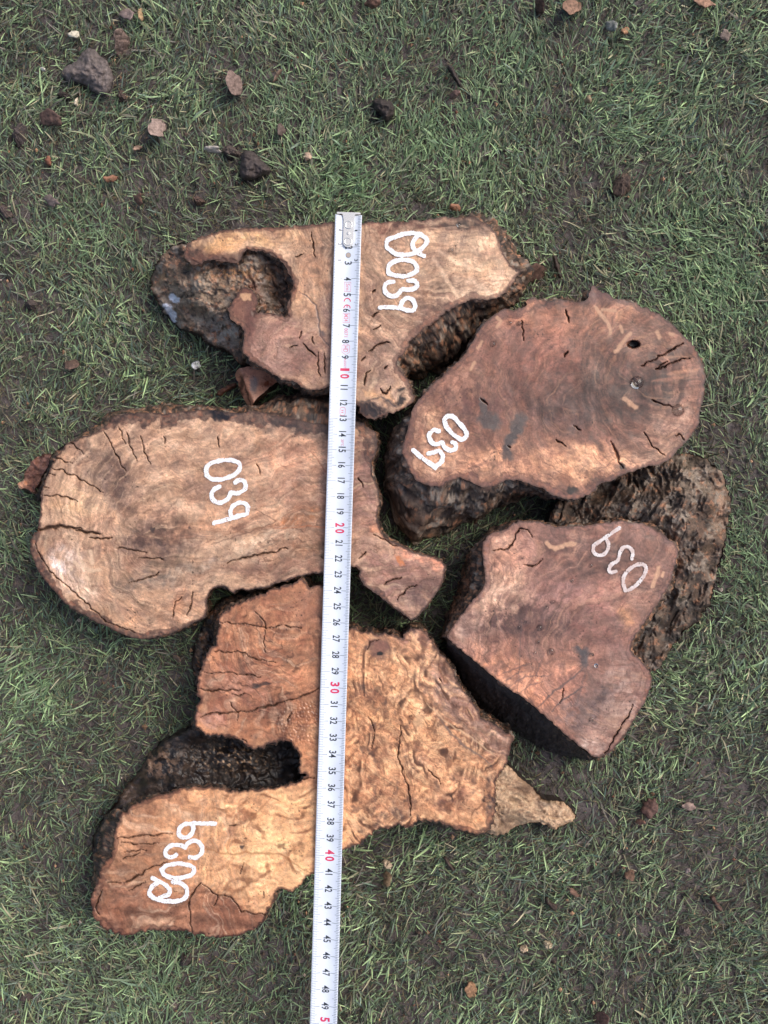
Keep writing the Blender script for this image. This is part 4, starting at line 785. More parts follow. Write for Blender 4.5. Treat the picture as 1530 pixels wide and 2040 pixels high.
# ---- slice 5 (bottom)
r5 = slice_root(P5, 'long orange burl slice at the bottom painted 0039, black rotten hollow in its edge')
v, f, e = grid_mesh(P5, GH); fc = Face(v, P5, (204, 150, 106), 240); B = fc.blob; fc.wet += .15
B(520, 1280, 140, 110, (172, 110, 78), .8); B(480, 1420, 100, 40, (168, 108, 80), .8); B(560, 1430, 60, 60, (124, 80, 60), .8); B(480, 1250, 60, 40, (200, 146, 104), .6); B(440, 1350, 60, 30, (192, 138, 106), .6); B(480, 1360, 60, 30, (188, 140, 116), .6)
B(620, 1200, 50, 50, (178, 128, 98), .7); B(600, 1350, 50, 60, (190, 134, 94), .6); B(420, 1435, 30, 20, (192, 148, 128), .8); B(500, 1460, 50, 30, (190, 130, 90), .7); B(620, 1480, 40, 80, (196, 134, 92), .7)
B(880, 1380, 50, 70, (176, 140, 116), .8, -50); B(950, 1440, 70, 24, (160, 130, 114), .85, 38); B(980, 1470, 40, 16, (182, 150, 124), .7, 35); B(830, 1275, 40, 24, (178, 130, 108), .8); B(900, 1480, 60, 40, (214, 164, 118), .6); B(800, 1450, 100, 100, (216, 162, 112), .6)
B(740, 1390, 50, 20, (110, 70, 56), .7, 30); B(700, 1370, 30, 20, (150, 104, 76), .6); B(830, 1510, 30, 40, (160, 116, 90), .6); B(895, 1510, 12, 14, (116, 92, 84), .7); B(752, 1585, 24, 14, (92, 76, 70), .8, -30, wet=.6); B(780, 1620, 60, 16, (120, 98, 88), .6, -20, wet=.6); B(895, 1600, 26, 18, (150, 104, 86), .7); B(975, 1590, 10, 50, (100, 84, 80), .8, wet=.4)
B(960, 1590, 10, 8, (70, 60, 60), .8, wet=.5); B(690, 1460, 60, 90, (196, 142, 100), .5); B(740, 1540, 60, 60, (188, 130, 92), .4)
B(500, 1660, 150, 80, (224, 176, 124), .85); B(570, 1690, 80, 60, (226, 178, 122), .6); B(560, 1600, 60, 30, (220, 168, 112), .7); B(420, 1590, 90, 16, (214, 160, 112), .7); B(270, 1650, 50, 60, (184, 134, 96), .8); B(270, 1720, 60, 40, (176, 128, 92), .7); B(430, 1660, 60, 40, (196, 144, 104), .6); B(490, 1625, 40, 16, (186, 128, 88), .8, -20)
B(330, 1825, 170, 38, (158, 108, 80), .5, crisp=True, soft=.3); B(230, 1790, 50, 60, (150, 106, 82), .8); B(460, 1850, 80, 22, (146, 92, 66), .8); B(460, 1800, 60, 24, (154, 104, 74), .8, 15, crisp=True); B(255, 1815, 30, 14, (120, 80, 50), .6); B(590, 1690, 20, 14, (140, 92, 60), .6); B(310, 1830, 20, 8, (96, 66, 56), .7)
fc.patch([(160,1600),(250,1560),(420,1600),(400,1680),(410,1730),(400,1765),(376,1790),(380,1880),(150,1880)], (180, 132, 98), .5, 8, 16)
fc.patch([(150,1765),(290,1760),(360,1780),(402,1762),(431,1783),(464,1790),(480,1816),(532,1822),(540,1890),(150,1890)], (158, 110, 84), .65)
fc.patch([(402,1750),(420,1690),(490,1640),(560,1580),(640,1560),(660,1700),(625,1745),(560,1780),(536,1822),(484,1814),(466,1788),(432,1781)], (218, 168, 118), .45)
fc.patch([(380,1350),(430,1215),(600,1145),(660,1160),(700,1320),(660,1400),(600,1480),(380,1480)], (176, 118, 86), .35, 16, 24)
fc.patch([(850,1300),(1040,1460),(1005,1530),(940,1480),(870,1400)], (158, 126, 110), .6, 10, 12)
# burl figure: warped, contrasty swirls
q = 1 - np.abs(fbm(fc.wx / 26 + fbm(fc.x / 30, fc.y / 30, 2, 77) * 1.5, fc.wy / 42, 4, 241)) * 3.2
bz = np.exp(-(((fc.x - 790) / 170) ** 2 + ((fc.y - 1470) / 190) ** 2) ** 2) + .55 * np.exp(-(((fc.x - 540) / 110) ** 2 + ((fc.y - 1660) / 90) ** 2))
fc.mix(sst(.55, .95, q) * bz * .42, (124, 76, 50)); fc.mix(sst(.2, .5, fbm(fc.wx / 18, fc.wy / 18, 4, 243)) * bz * .45, (232, 182, 130))
fc.mix(sst(.25, .6, fbm(fc.wx / 9, fc.wy / 9, 4, 244)) * bz * .4, (140, 88, 58))
fc.mix(sst(.1, .6, fbm(fc.x / 40, fc.y / 40, 5, 246, .65)) * .3 * (fc.y < 1560), (142, 96, 74))
eu = np.exp(-(((fc.x - 510) / 120) ** 2 + ((fc.y - 1330) / 150) ** 2) ** 2); el = sst(560, 440, fc.x) * sst(1540, 1600, fc.y)
fc.polar(530, 1250, .13, .10, env=eu, R0=80, dark=(112, 66, 46)); fc.polar(620, 1700, .11, .05, env=el, seed=3, dark=(140, 92, 62)); fc.contours(np.hypot(fc.wx - 530, fc.wy - 1250) / 24, (104, 66, 50), .5, .8, env=eu)
sw = fc.x / 52 + .95 * fbm(fc.x / 95, fc.y / 140, 2, 81) + .14 * fbm(fc.x / 24, fc.y / 40, 3, 82)
fc.polar(900, -400, .11, .05, R0=1900, env=sst(600, 680, fc.x), seed=8, dark=(140, 88, 60), light=(236, 190, 140))
er = sst(600, 680, fc.x); fc.contours(sw, (112, 70, 46), .65, .8, env=er); fc.contours(sw * 2.3, (130, 84, 56), .5, .75, env=er); fc.contours(sw * 2.3 + .5, (234, 186, 136), .28, .5, env=er)
sw2 = fc.y / 60 + fc.x / 150 + .9 * fbm(fc.x / 130, fc.y / 90, 2, 83) + .12 * fbm(fc.x / 30, fc.y / 22, 3, 84); e3 = (1 - er) * sst(1540, 1580, fc.y); e4 = e3 * sst(390, 450, fc.x) * sst(1830, 1770, fc.y); fc.contours(sw2, (150, 98, 62), .5, .8, env=e4); fc.contours(sw2 * 2.1 + .4, (236, 194, 146), .25, .6, env=e4)
fc.mix(sst(.25, .75, fbm(fc.x / 24, fc.y / 40, 5, 85, .6)) * er * .6, (126, 82, 60)); fc.mix(sst(.5, .9, fbm(fc.x / 22, fc.y / 30, 3, 86, .6)) * er * .5, (104, 80, 70))
gr = (fc.x - 860) * .62 - (fc.y - 1400) * .78
fc.mul(1 + .13 * np.sin(gr / 4.2 + 3 * fbm(fc.x / 40, fc.y / 40, 3, 245)) * np.exp(-((gr - 35) / 45) ** 2) * (fc.x > 780))
fc.rings(fc.x * .2 + fc.y, 14, .05); fc.rings(np.hypot(fc.wx - 530, fc.wy - 1250), 17, .07)
saw = np.sin((fc.y - fc.x * .12) / 4.6) * (fc.y > 1770) ; fc.mul(1 + .10 * saw)
z_ = fc.zone(3, [(200,1800,60,12),(220,1700,40,8),(320,1590,60,8),(950,1650,50,8),(1000,1460,40,8),(300,1850,60,9)])
fc.rim(z_ + 1.5, (110, 70, 56), .7)
fc.finish(1.0, .95, .97)
for p, w_ in (([(398,1429),(415,1424),(431,1421),(452,1421),(473,1419),(501,1416.5)],1.5), ([(501,1416.5),(529,1407),(550,1402),(571.8,1395)],3), ([(571.8,1395),(590,1391),(607,1384.7),(622,1380),(637.6,1371)],2.2), ([(398,1373),(420,1375),(442,1375),(478,1374)],1.6), ([(400,1339),(440,1340),(466,1342),(520,1348)],.8), ([(426,1298),(473,1298),(490,1304),(501,1309),(548,1319)],.9),
    ([(437,1240),(480,1243),(530,1248)],.8), ([(530,1250),(526,1280),(528,1300)],1), ([(530,1250),(560,1246),(600,1250)],1.2), ([(530,1250),(516,1225),(508,1218)],.9), ([(460,1385),(490,1383)],.7), ([(458,1400),(475,1423),(473,1434)],.5),
    ([(232,1670),(262,1667),(291,1665),(320,1661),(343,1660.6)],2), ([(236,1679),(280,1681),(315,1681)],1.1), ([(243,1698),(290,1693)],.7), ([(246,1710),(280,1700)],.6), ([(215,1757),(245,1758),(262,1752),(291,1734),(312,1724),(333,1718)],2), ([(255,1775),(290,1757)],1),
    ([(399,1758),(388,1775),(375.7,1789.7),(377,1810),(379,1825.6),(378,1840),(382,1858)],2.4), ([(402,1760),(415,1770),(431,1783),(450,1784),(464,1789.7),(474,1802),(480,1816),(505,1819),(532,1822)],1.6), ([(205,1772),(195,1790),(192,1805),(198,1822)],2.6), ([(425,1805),(433,1790),(430,1783)],.9), ([(482,1470),(492,1478)],.6),
    ([(799,1446),(796,1475),(792,1509),(800,1530),(806,1548)],1), ([(806,1548),(814,1575),(820,1605),(818,1625)],1.8), ([(732,1428),(744,1448),(746,1465),(738,1490)],1), ([(875,1352),(880,1360)],1.4), ([(853,1530),(862,1545),(874,1552),(878,1562)],1.2), ([(755,1275),(738,1280),(732,1295)],1.2), ([(456,1645),(478,1643)],1), ([(484,1720),(478,1740)],.9), ([(560,1560),(600,1551),(628,1549)],.8), ([(580,1420),(570,1440)],.5)):
    fc.crack(p, w_, .003, (52, 34, 26))
fc.line([(869,1425),(885,1443),(901,1463.5),(918,1480),(940,1495),(960,1508),(975,1520)], 3, (104, 88, 80), .75); fc.line([(840,1345),(855,1385),(880,1420),(930,1450),(985,1500)], 1.4, (120, 92, 76), .6); fc.line([(850,1400),(865,1415),(890,1440),(940,1470),(990,1510)], 1.8, (214, 176, 138), .6)
fc.line([(410,1690),(440,1700),(470,1702),(490,1698),(560,1702),(600,1730),(625,1742)], 2.4, (160, 104, 64), .65); fc.line([(540,1590),(510,1620),(490,1650),(494,1660)], 2, (150, 96, 62), .6); fc.line([(690,1320),(740,1325),(800,1340)], 1.4, (140, 92, 66), .55)
fc.line([(820,1420),(830,1428),(840,1440),(828,1450),(820,1430)], 2, (120, 72, 50), .7); B(834, 1436, 9, 14, (208, 164, 124), .8, 20, .3, True); B(755, 1290, 24, 22, (104, 74, 66), .85, 0, .4, True); B(756, 1291, 14, 12, (134, 90, 76), .7, 0, .4, True); B(757, 1301, 6, 4, (18, 12, 10), 1, -30, .3, True)
fc.line([(505,1368),(520,1364),(540,1361)], 4, (62, 50, 46), .85, .0005); B(510, 1368, 8, 6, (50, 42, 40), .8, 0, .4, True); B(900, 1590, 3, 3, (50,36,30), .9, 0, .4, True); B(482, 1686, 5, 4, (60, 52, 50), .9, 0, .4, True); B(562, 1686, 7, 6, (110, 74, 50), .7, 0, .5, True)
w = bz * 0 + sst(1.1, .7, np.hypot((fc.x - 600) / 60, (fc.y - 1440) / 50)); fc.wet = np.clip(fc.wet + w * .6, 0, 1); fc.dz += w * .0005 * gn(fc.x / 4, fc.y / 4, 250)
fc.wet = np.clip(fc.wet + .4 * (fc.y > 1770), 0, 1); fc.dz += .00012 * saw
build_face(P5, Z5, fc, v, f, r5)
wall(P5, Z5, [(597,1153,None),(698,1252,None),(834,1252,None),(883,1308,None),(950,1414,None),(1023,1467,None),(990,1545,None),(982,1630,[(984,1632,.03),(975,1625,0)]),(957,1661,[(957,1664,.03),(950,1655,.0)]),(869,1636,[(868,1644,.035),(866,1640,0)]),(735,1665,None),(625,1741,None),(542,1793,None),(480,1865,None),(248,1865,None),
    (184,1826,None),(196,1754,[(186,1740,.035),(190,1730,.015),(200,1730,0)]),(225,1701,[(200,1695,.04),(192,1690,.015),(202,1692,0)]),(228,1652,[(206,1645,.04),(200,1648,.015),(210,1650,0)]),(265,1603,[(255,1595,.03),(270,1610,0)]),(428,1567,[(428,1563,.03),(430,1580,0)]),(540,1571,[(540,1566,.03),(540,1580,0)]),(599,1518,[(595,1518,.03),(605,1518,0)]),(526,1487,[(526,1492,.03),(526,1480,0)]),(441,1464,[(440,1468,.03),(440,1455,0)]),
    (392,1450,[(388,1455,.03),(395,1440,0)]),(393,1359,None),(428,1290,[(424,1292,.03),(430,1290,0)]),(436,1229,[(424,1240,.03),(420,1245,.01),(430,1240,0)]),(454,1210,[(440,1212,.03),(436,1214,.01),(445,1215,0)]),(525,1182,[(520,1176,.03),(525,1180,0)])],
    250, r5, .0012, 22, .6, 0, .35)
def col_h5(x, y, z, n1, n2, sd):
    c = np.tile(lin((33, 28, 27)), (len(x), 1))
    def mx(w, k):
        nonlocal c
        w = np.clip(w, 0, 1)[:, None]; c = c * (1 - w) + lin(k) * w
    nz = fbm(x / 14, y / 14, 5, 255, .65); n3 = gn(x / 6, y / 6, 256)
    mx(sst(0, .5, nz) * .5, (74, 60, 52))
    mx(np.exp(-(((x-460)/60)**2+((y-1515)/22)**2))*.6*(n3>.25), (118, 94, 76))
    mx(np.exp(-(((x-460)/60)**2+((y-1510)/24)**2))*.9*(n3>.42), (178, 146, 114))
    mx(np.exp(-(((x-310)/40)**2+((y-1520)/30)**2))*.7*(nz>-.05), (134, 104, 82))
    mx(np.exp(-(((x-250)/40)**2+((y-1580)/24)**2))*.7, (104, 84, 72))
    mx(np.exp(-(((x-200)/24)**2+((y-1650)/60)**2))*.4*(nz>0), (92, 78, 66))
    mx(sst(.6, .8, gn(x / 3, y / 3, 257)) * .5, (120, 100, 86))
    return c
relief([(392,1440),(360,1458),(323,1474),(304,1495),(284,1521),(265,1553),(245,1573),(229,1602),(206,1626),(196,1649),(182,1670),(188,1700),(200,1705),(225,1690),(235,1660),(250,1625),(275,1608),(345,1590),(380,1580),(430,1578),(475,1586),(540,1582),(612,1562),(618,1530),(606,1500),(590,1474),(550,1466),(506,1484),(470,1458),(410,1454)],
    [(392,1455,.034),(340,1475,.024),(320,1500,.030),(300,1540,.026),(270,1560,.018),(240,1600,.028),(215,1640,.026),(200,1670,.014),(300,1570,.040),(350,1570,.040),(360,1520,.028),(400,1500,.020),(400,1540,.024),(440,1480,.016),(450,1515,.028),(480,1540,.020),(500,1515,.024),(540,1500,.012),(560,1530,.014),(590,1520,.018),(580,1550,.028),(520,1565,.020),(440,1560,.022),(310,1485,.012),(270,1530,.008),(190,1690,.01)],
    260, r5, 'rotten_hollow', .0030, 1.8, 38, col_h5, wetb=.75, n2k=.22)
def col_tip(x, y, z, n1, n2, sd):
    c = np.tile(lin((186, 154, 124)), (len(x), 1))
    def mx(w, k):
        nonlocal c
        w = np.clip(w, 0, 1)[:, None]; c = c * (1 - w) + lin(k) * w
    nz = fbm(x / 16, y / 10, 5, 265, .65)
    mx(sst(-.1, .5, nz) * .6, (136, 104, 80)); mx(sst(.2, .6, fbm(x / 9, y / 9, 4, 266, .6)) * .7, (214, 186, 152)); mx(sst(0, -.5, n1) * .6, (74, 54, 44))
    mx(np.exp(-(((x-1050)/50)**2+((y-1570)/14)**2))*.75, (104, 76, 60)); mx(np.exp(-(((x-1005)/22)**2+((y-1640)/26)**2))*.75, (112, 88, 74)); mx(np.exp(-(((x-1093)/10)**2+((y-1600)/8)**2))*.6, (84,74,66))
    return c
relief([(1008,1518),(1028,1543),(1063,1569),(1085,1597),(1116,1594),(1134,1605),(1150,1622),(1138,1640),(1102,1652),(1078,1638),(1050,1641),(1021,1652),(996,1668),(965,1655),(975,1600),(980,1545)],
    [(1005,1530,.047),(990,1580,.048),(985,1640,.040),(1030,1570,.036),(1010,1610,.042),(1040,1610,.024),(1030,1645,.012),(1080,1615,.018),(1110,1620,.014),(1140,1622,.010),(1060,1580,.014)],
    270, r5, 'root_tip', .0022, 1.6, 18, col_tip, stretch=(1.8, 1, 15), wetb=.15)
relief([(395,1380),(386,1395),(384,1290),(400,1255),(425,1205),(450,1190),(520,1165),(580,1150),(600,1165),(520,1195),(455,1225),(445,1280),(430,1300),(405,1330)], [(390,1360,.008),(400,1290,.008),(425,1230,.012),(480,1185,.014),(560,1160,.014)], 275, r5, 'lower_bark', .003, 2.2, 20,
       lambda x, y, z, a, b, s: bark_color(x, y, 276, .7, 0, .2))
stroke_mesh([[(428,1641),(405,1640),(386,1640)],[(386,1641),(365,1641),(355,1653),(357,1666),(371,1670),(383,1661),(386,1650),(382,1641)],
             [(369,1688),(377,1676),(392,1674),(403,1684),(402,1700),(390,1710),(378,1708)],[(369,1688),(356,1682),(340,1684),(329,1695),(330,1705),(340,1709),(351,1703)],
             [(322,1732),(327,1745),(350,1750),(378,1746),(389,1734),(382,1724),(355,1720),(333,1723),(322,1732)],
             [(304,1749),(322,1758),(338,1768),(338,1782),(318,1788)],[(316,1757),(301,1768),(296,1780),(307,1791),(333,1796),(359,1795),(373,1785),(373,1771),(362,1760),(345,1757)]], 4.3, Z5, r5, 340)

# ------------------------------------------------------------------ measuring tape
TK = np.array([(0,429),(3,523.5),(4,555),(5,586.7),(6,617.8),(7,648.5),(10,741.6),(15,896.4),(20,1051),(23,1144.7),(26,1240.5),(30,1370),(35,1536.5),(36,1570),(40,1704),(43,1804.5),(49,2004.5),(53,2139)], float)
def tape_at(s, u, lift=0.0):
    """s = centimetre mark, u = -1..1 across (left edge -1), lift = height above the enamel"""
    s = np.asarray(s, float); u = np.asarray(u, float)
    y = np.interp(s, TK[:, 0], TK[:, 1])
    xc = 694.7 - (y - 430) * (694.7 - 645.2) / (2022 - 430) + 3.5 * np.sin((y - 430) / 1592 * np.pi) * -.2
    z = np.interp(y, [420, 440, 835, 960, 1150, 1650, 1760, 2150], [.0605, .0602, .0600, .0545, .0535, .0525, .0505, .0480])
    hw = 26.3 + 0.6 * ((y - 1000) / 1000) ** 2
    slope = (694.7 - 645.2) / 1592
    px_ = xc + u * hw * math.cos(math.atan(slope)); py_ = y + u * hw * slope
    bow = 0.0019 * (u * u) + lift
    return unproj(px_, py_, z) + np.stack([0 * z, 0 * z, bow + 0 * z], -1)
tape = tag(empty('measuring_tape', tape_at(25, 0) * np.array([1, 1, 0])), 'white metal tape measure lying lengthwise over the wood slices', 'tape measure')
ns, nu_ = 560, 15
ss, uu = np.meshgrid(np.linspace(0.02, 52, ns), np.linspace(-1, 1, nu_), indexing='ij')
Vt = tape_at(ss, uu).reshape(-1, 3); Vb = tape_at(ss, uu, -0.00018).reshape(-1, 3)
idx = np.arange(ns * nu_).reshape(ns, nu_)
Ft = np.stack([idx[:-1, :-1], idx[1:, :-1], idx[1:, 1:], idx[:-1, 1:]], -1).reshape(-1, 4)
o_ = ns * nu_
def rim_f(a): return np.stack([a[:-1], a[:-1] + o_, a[1:] + o_, a[1:]], -1)
Fs = np.concatenate([Ft, Ft[:, ::-1] + o_, rim_f(idx[:, 0]), rim_f(idx[::-1, -1]), rim_f(idx[0, ::-1]), rim_f(idx[-1, :])])
mesh_np('blade', np.concatenate([Vt, Vb]), Fs, M_tape, tape)
def quads(name, rects, mat, lift=0.00009, nsub=4):
    V = []; F = []
    for (s0, s1, u0, u1) in rects:
        us = np.linspace(u0, u1, nsub + 1)
        b = len(V)
        for u in us: V += [(s0, u), (s1, u)]
        for i in range(nsub): F.append((b + 2 * i, b + 2 * i + 1, b + 2 * i + 3, b + 2 * i + 2))
    V = np.array(V); return mesh_np(name, tape_at(V[:, 0], V[:, 1], lift), np.array(F), mat, tape, smooth=True)
ticks = []; cms = []
for k in range(1, 520):
    s = k / 10
    if k % 10 == 0:
        cms.append((s - .013, s + .013, -.975, -.34)); cms.append((s - .013, s + .013, .36, .975))
    elif k % 5 == 0:
        ticks.append((s - .011, s + .011, -.975, -.52)); ticks.append((s - .011, s + .011, .60, .975))
    else:
        ticks.append((s - .0105, s + .0105, -.975, -.65)); ticks.append((s - .0105, s + .0105, .72, .975))
quads('millimetre_ticks', ticks, M_tick); quads('centimetre_ticks', cms, M_tick)
fine = []
for k in (7, 8, 9, 10, 11): fine += [(k + .1, k + .6, -.44, -.425), (k + .59, k + .62, -.52, -.425)]
quads('fine_guide_lines', fine, M_thinred if False else M_tick, .00006, 1)
import bmesh
def text_verts(txt, bold=0.0):
    cu = bpy.data.curves.new('t', 'FONT'); cu.body = txt; cu.offset = bold; cu.resolution_u = 3; cu.space_character = 1.02
    ob = bpy.data.objects.new('t', cu); S.collection.objects.link(ob)
    bpy.context.view_layer.update()
    me = bpy.data.meshes.new_from_object(ob.evaluated_get(bpy.context.evaluated_depsgraph_get()))
    bpy.data.objects.remove(ob)
    bm = bmesh.new(); bm.from_mesh(me); bmesh.ops.triangulate(bm, faces=bm.faces)
    for _ in range(2):
        lg = [e for e in bm.edges if e.calc_length() > 0.16]
        if lg: bmesh.ops.subdivide_edges(bm, edges=lg, cuts=1); bmesh.ops.triangulate(bm, faces=bm.faces)
    bm.verts.ensure_lookup_table(); bm.verts.index_update()
    v = np.array([q.co[:2] for q in bm.verts]); f = np.array([[q.index for q in p.verts] for p in bm.faces]); bm.free()
    bpy.data.meshes.remove(me)
    return v, f
def printed(name, items, mat, bold=0.012, lift=0.00012, split=False):
    """items: text, s centre, u centre, length along the tape (cm), glyph height (units of half width)"""
    if split:
        for it in items: printed(name, [it], mat, bold, lift)
        return
    VV = []; FF = []; n = 0
    for (t_, sc, uc, ln, hh) in items:
        v, f = text_verts(t_, bold)
        lo, hi = v.min(0), v.max(0); v = (v - (lo + hi) / 2) / np.maximum(hi - lo, 1e-6)
        if set(t_) <= set('1'): pass
        VV.append(tape_at(sc + v[:, 0] * ln, uc + v[:, 1] * hh, lift)); FF.append(f + n); n += len(v)
    return mesh_np(name, np.concatenate(VV), np.concatenate(FF), mat, tape, smooth=False)
def wid(t_): return sum({'1': .155}.get(ch, .215) for ch in t_) + (.0 if len(t_) == 1 else -.01)
blk = [(str(k), k + (.02 if k < 10 else -.03), .075, wid(str(k)), .55) for k in range(2, 52) if k % 10]
blk[0] = ('2', 2.03, .10, .215, .55)
printed('centimetre_numbers', blk, M_ink, .016)
printed('red_digit', [('1', 9.83, .09, .17, .70), ('0', 10.26, .09, .29, .70), ('2', 19.83, .09, .27, .70), ('0', 20.23, .09, .27, .70), ('3', 29.78, .09, .28, .70), ('0', 30.2, .09, .28, .70), ('4', 39.8, .09, .28, .70), ('0', 40.2, .09, .28, .70), ('5', 49.78, .09, .28, .70), ('0', 50.2, .09, .28, .70)], M_red, .03, split=True)
printed('small_edge_numbers', [('1', .97, -.60, .08, .2), ('1', .97, .60, .08, .2), ('2', 1.86, -.58, .16, .24), ('2', 1.86, .66, .16, .24), ('3', 2.84, -.58, .16, .24), ('3', 2.84, .66, .16, .24)], M_ink, .006)
printed('red_marking', [('5m', 4.52, .10, .42, .28), ('M24', 6.5, .06, .46, .32), ('0071', 7.46, .08, .55, .28), ('HD', 8.5, .1, .42, .36), ('ASSIST', 9.42, .09, .62, .17), ('II', 12.52, .0, .18, .16), ('20°C', 14.53, .08, .42, .20)], M_thinred, .008, split=True)
def outline_ring(pts, w, name):
    p = np.array(pts, float); n = len(p); c = p.mean(0)
    d = p - c; sc = np.array([1, 1.2]); q = c + d * (1 - w / (np.abs(d) + 1e-6).max(0))
    V = np.concatenate([p, q]); i = np.arange(n); j = (i + 1) % n
    return mesh_np(name, tape_at(V[:, 0], V[:, 1], .0001), np.stack([i, j, n + j, n + i], -1), M_thinred, tape)
def box_pts(s0, s1, u0, u1): return [(s0, u0), (s1, u0), (s1, u1), (s0, u1)]
outline_ring(box_pts(4.22, 4.82, -.16, .34), .02, 'print_frame'); outline_ring(box_pts(6.2, 6.82, -.20, .34), .02, 'print_frame')
outline_ring([(8.14, .1), (8.28, -.2), (8.72, -.2), (8.88, .1), (8.72, .4), (8.28, .4)], .025, 'print_frame')
outline_ring([(12.52 + .28 * math.copysign(abs(math.cos(a)) ** .6, math.cos(a)), .02 + .22 * math.copysign(abs(math.sin(a)) ** .6, math.sin(a))) for a in np.linspace(0, 6.283, 25)[:-1]], .03, 'print_frame')
# CE conformity letters as two open arcs
def arc(sc, uc, rs_, ru, w, a0, a1, n=22):
    a = np.linspace(a0, a1, n); V = []
    for r in (1, 1 - w): V += [(sc + rs_ * r * math.cos(t), uc + ru * r * math.sin(t)) for t in a]
    return V, [(i, i + 1, n + i + 1, n + i) for i in range(n - 1)]
V1, F1 = arc(5.46, .10, .24, .27, .24, math.pi / 2, math.pi * 1.5); V2, F2_ = arc(5.88, .10, .24, .27, .24, math.pi / 2, math.pi * 1.5)
V3 = [(5.68, .10 - .03), (5.68, .10 + .03), (5.84, .10 + .03), (5.84, .10 - .03)]
Vc = np.array(V1 + V2 + V3); Fc = np.array(F1 + [tuple(q + len(V1) for q in f_) for f_ in F2_] + [tuple(len(V1) + len(V2) + q for q in (0, 1, 2, 3))])
mesh_np('conformity_mark', tape_at(Vc[:, 0], Vc[:, 1], .00012), Fc, M_red, tape)
# punched hole near the hook
def disc(sc, uc, rs_, ru, lift, name, mat, parent=tape, n=24):
    a = np.linspace(0, 6.283, n, endpoint=False); V = np.array([(sc, uc)] + [(sc + rs_ * math.cos(t), uc + ru * math.sin(t)) for t in a])
    F = np.array([(0, 1 + i, 1 + (i + 1) % n) for i in range(n)])
    return mesh_np(name, tape_at(V[:, 0], V[:, 1], lift), F, mat, parent, smooth=True)
disc(2.52, .07, .17, .2, .00013, 'hole_rim', M_tick); disc(2.52, .07, .145, .17, .00017, 'rivet_hole', M_hole)
# steel hook plate with rivets
hook_xy = [(-.02, -.98), (-.02, -.52), (.14, -.47)] + [(.35, -.40), (1.75, -.40)] + [(1.75 + .32 * math.sin(t), .03 - .43 * math.cos(t)) for t in np.linspace(.15, 3.0, 12)] + [(1.75, .46), (.35, .46), (.14, .50), (-.02, .56), (-.02, .98), (-.14, .98), (-.14, -.98)]
hp = np.array(hook_xy)
def hook_pt(s, u, l):
    p = tape_at(np.maximum(s, 0) , u * .9 , 0); base = tape_at(np.maximum(s, 0), 0 * u, 0)
    p[:, 2] = base[:, 2] + .0006 + l; d = tape_at(1., 0.) - tape_at(0., 0.)
    p = p + np.minimum(s, 0)[:, None] * d; return p
n = len(hp); top_ = hook_pt(hp[:, 0], hp[:, 1], .0012 + 0 * hp[:, 0]); bot_ = hook_pt(hp[:, 0], hp[:, 1], 0 * hp[:, 0])
bm = bmesh.new(); tv = [bm.verts.new(p) for p in top_]; bv = [bm.verts.new(p) for p in bot_]
bm.faces.new(tv); bm.faces.new(bv[::-1])
for i in range(n): bm.faces.new((tv[i], bv[i], bv[(i + 1) % n], tv[(i + 1) % n]))
lip = hook_pt(np.array([-.14, -.14, -.04, -.04]), np.array([-.98, .98, .98, -.98]), np.array([.0005] * 4)); lip2 = lip.copy(); lip2[:, 2] -= .008
lv = [bm.verts.new(p) for p in lip] + [bm.verts.new(p) for p in lip2]
for q in ((0, 1, 2, 3), (7, 6, 5, 4), (0, 4, 5, 1), (1, 5, 6, 2), (2, 6, 7, 3), (3, 7, 4, 0)): bm.faces.new([lv[i] for i in q])
bmesh.ops.recalc_face_normals(bm, faces=bm.faces); bmesh.ops.triangulate(bm, faces=[f_ for f_ in bm.faces if len(f_.verts) > 4])
be_ = [e_ for e_ in bm.edges if e_.is_boundary is False and len(e_.link_faces) == 2 and e_.calc_face_angle(0) > .8]
bmesh.ops.bevel(bm, geom=be_, offset=.0003, segments=2, affect='EDGES', clamp_overlap=True)
me = bpy.data.meshes.new('end_hook'); bm.to_mesh(me); bm.free(); me.transform(Matrix.Translation(-tape.location)); me.materials.append(M_steel)
hook = bpy.data.objects.new('end_hook', me); S.collection.objects.link(hook); hook.parent = tape
def rivet(s, u, r, dish):
    c = hook_pt(np.array([s]), np.array([u]), np.array([.0012]))[0]; V = [c + np.array([0, 0, -dish * .6])]; F = []; n = 28
    prof = [(.35, -dish * .5), (.7, -dish * .1), (.86, dish * .5), (1.0, dish * .3), (1.12, 0.0)] if dish > 0 else [(.5, .0003), (.9, .0001), (1.1, -.0001)]
    for (k, h_) in prof:
        for i in range(n): V.append(c + np.array([r * k * math.cos(i * 6.2832 / n), r * k * math.sin(i * 6.2832 / n), h_]))
    F4 = []
    for i in range(n): F.append((0, 1 + i, 1 + (i + 1) % n, 1 + (i + 1) % n))
    bmr = bmesh.new(); vs = [bmr.verts.new(p) for p in V]
    for i in range(n): bmr.faces.new((vs[0], vs[1 + i], vs[1 + (i + 1) % n]))
    for k in range(len(prof) - 1):
        for i in range(n): a = 1 + k * n + i; b = 1 + k * n + (i + 1) % n; bmr.faces.new((vs[a], vs[a + n], vs[b + n], vs[b]))
    for f_ in bmr.faces: f_.smooth = True
    me = bpy.data.meshes.new('rivet'); bmr.to_mesh(me); bmr.free(); me.transform(Matrix.Translation(-tape.location)); me.materials.append(M_steel)
    o = bpy.data.objects.new('rivet', me); S.collection.objects.link(o); o.parent = hook
rivet(.66, .03, .0024, .0007); rivet(1.72, .03, .0024, .0007); rivet(1.2, .03, .0011, -.0001)

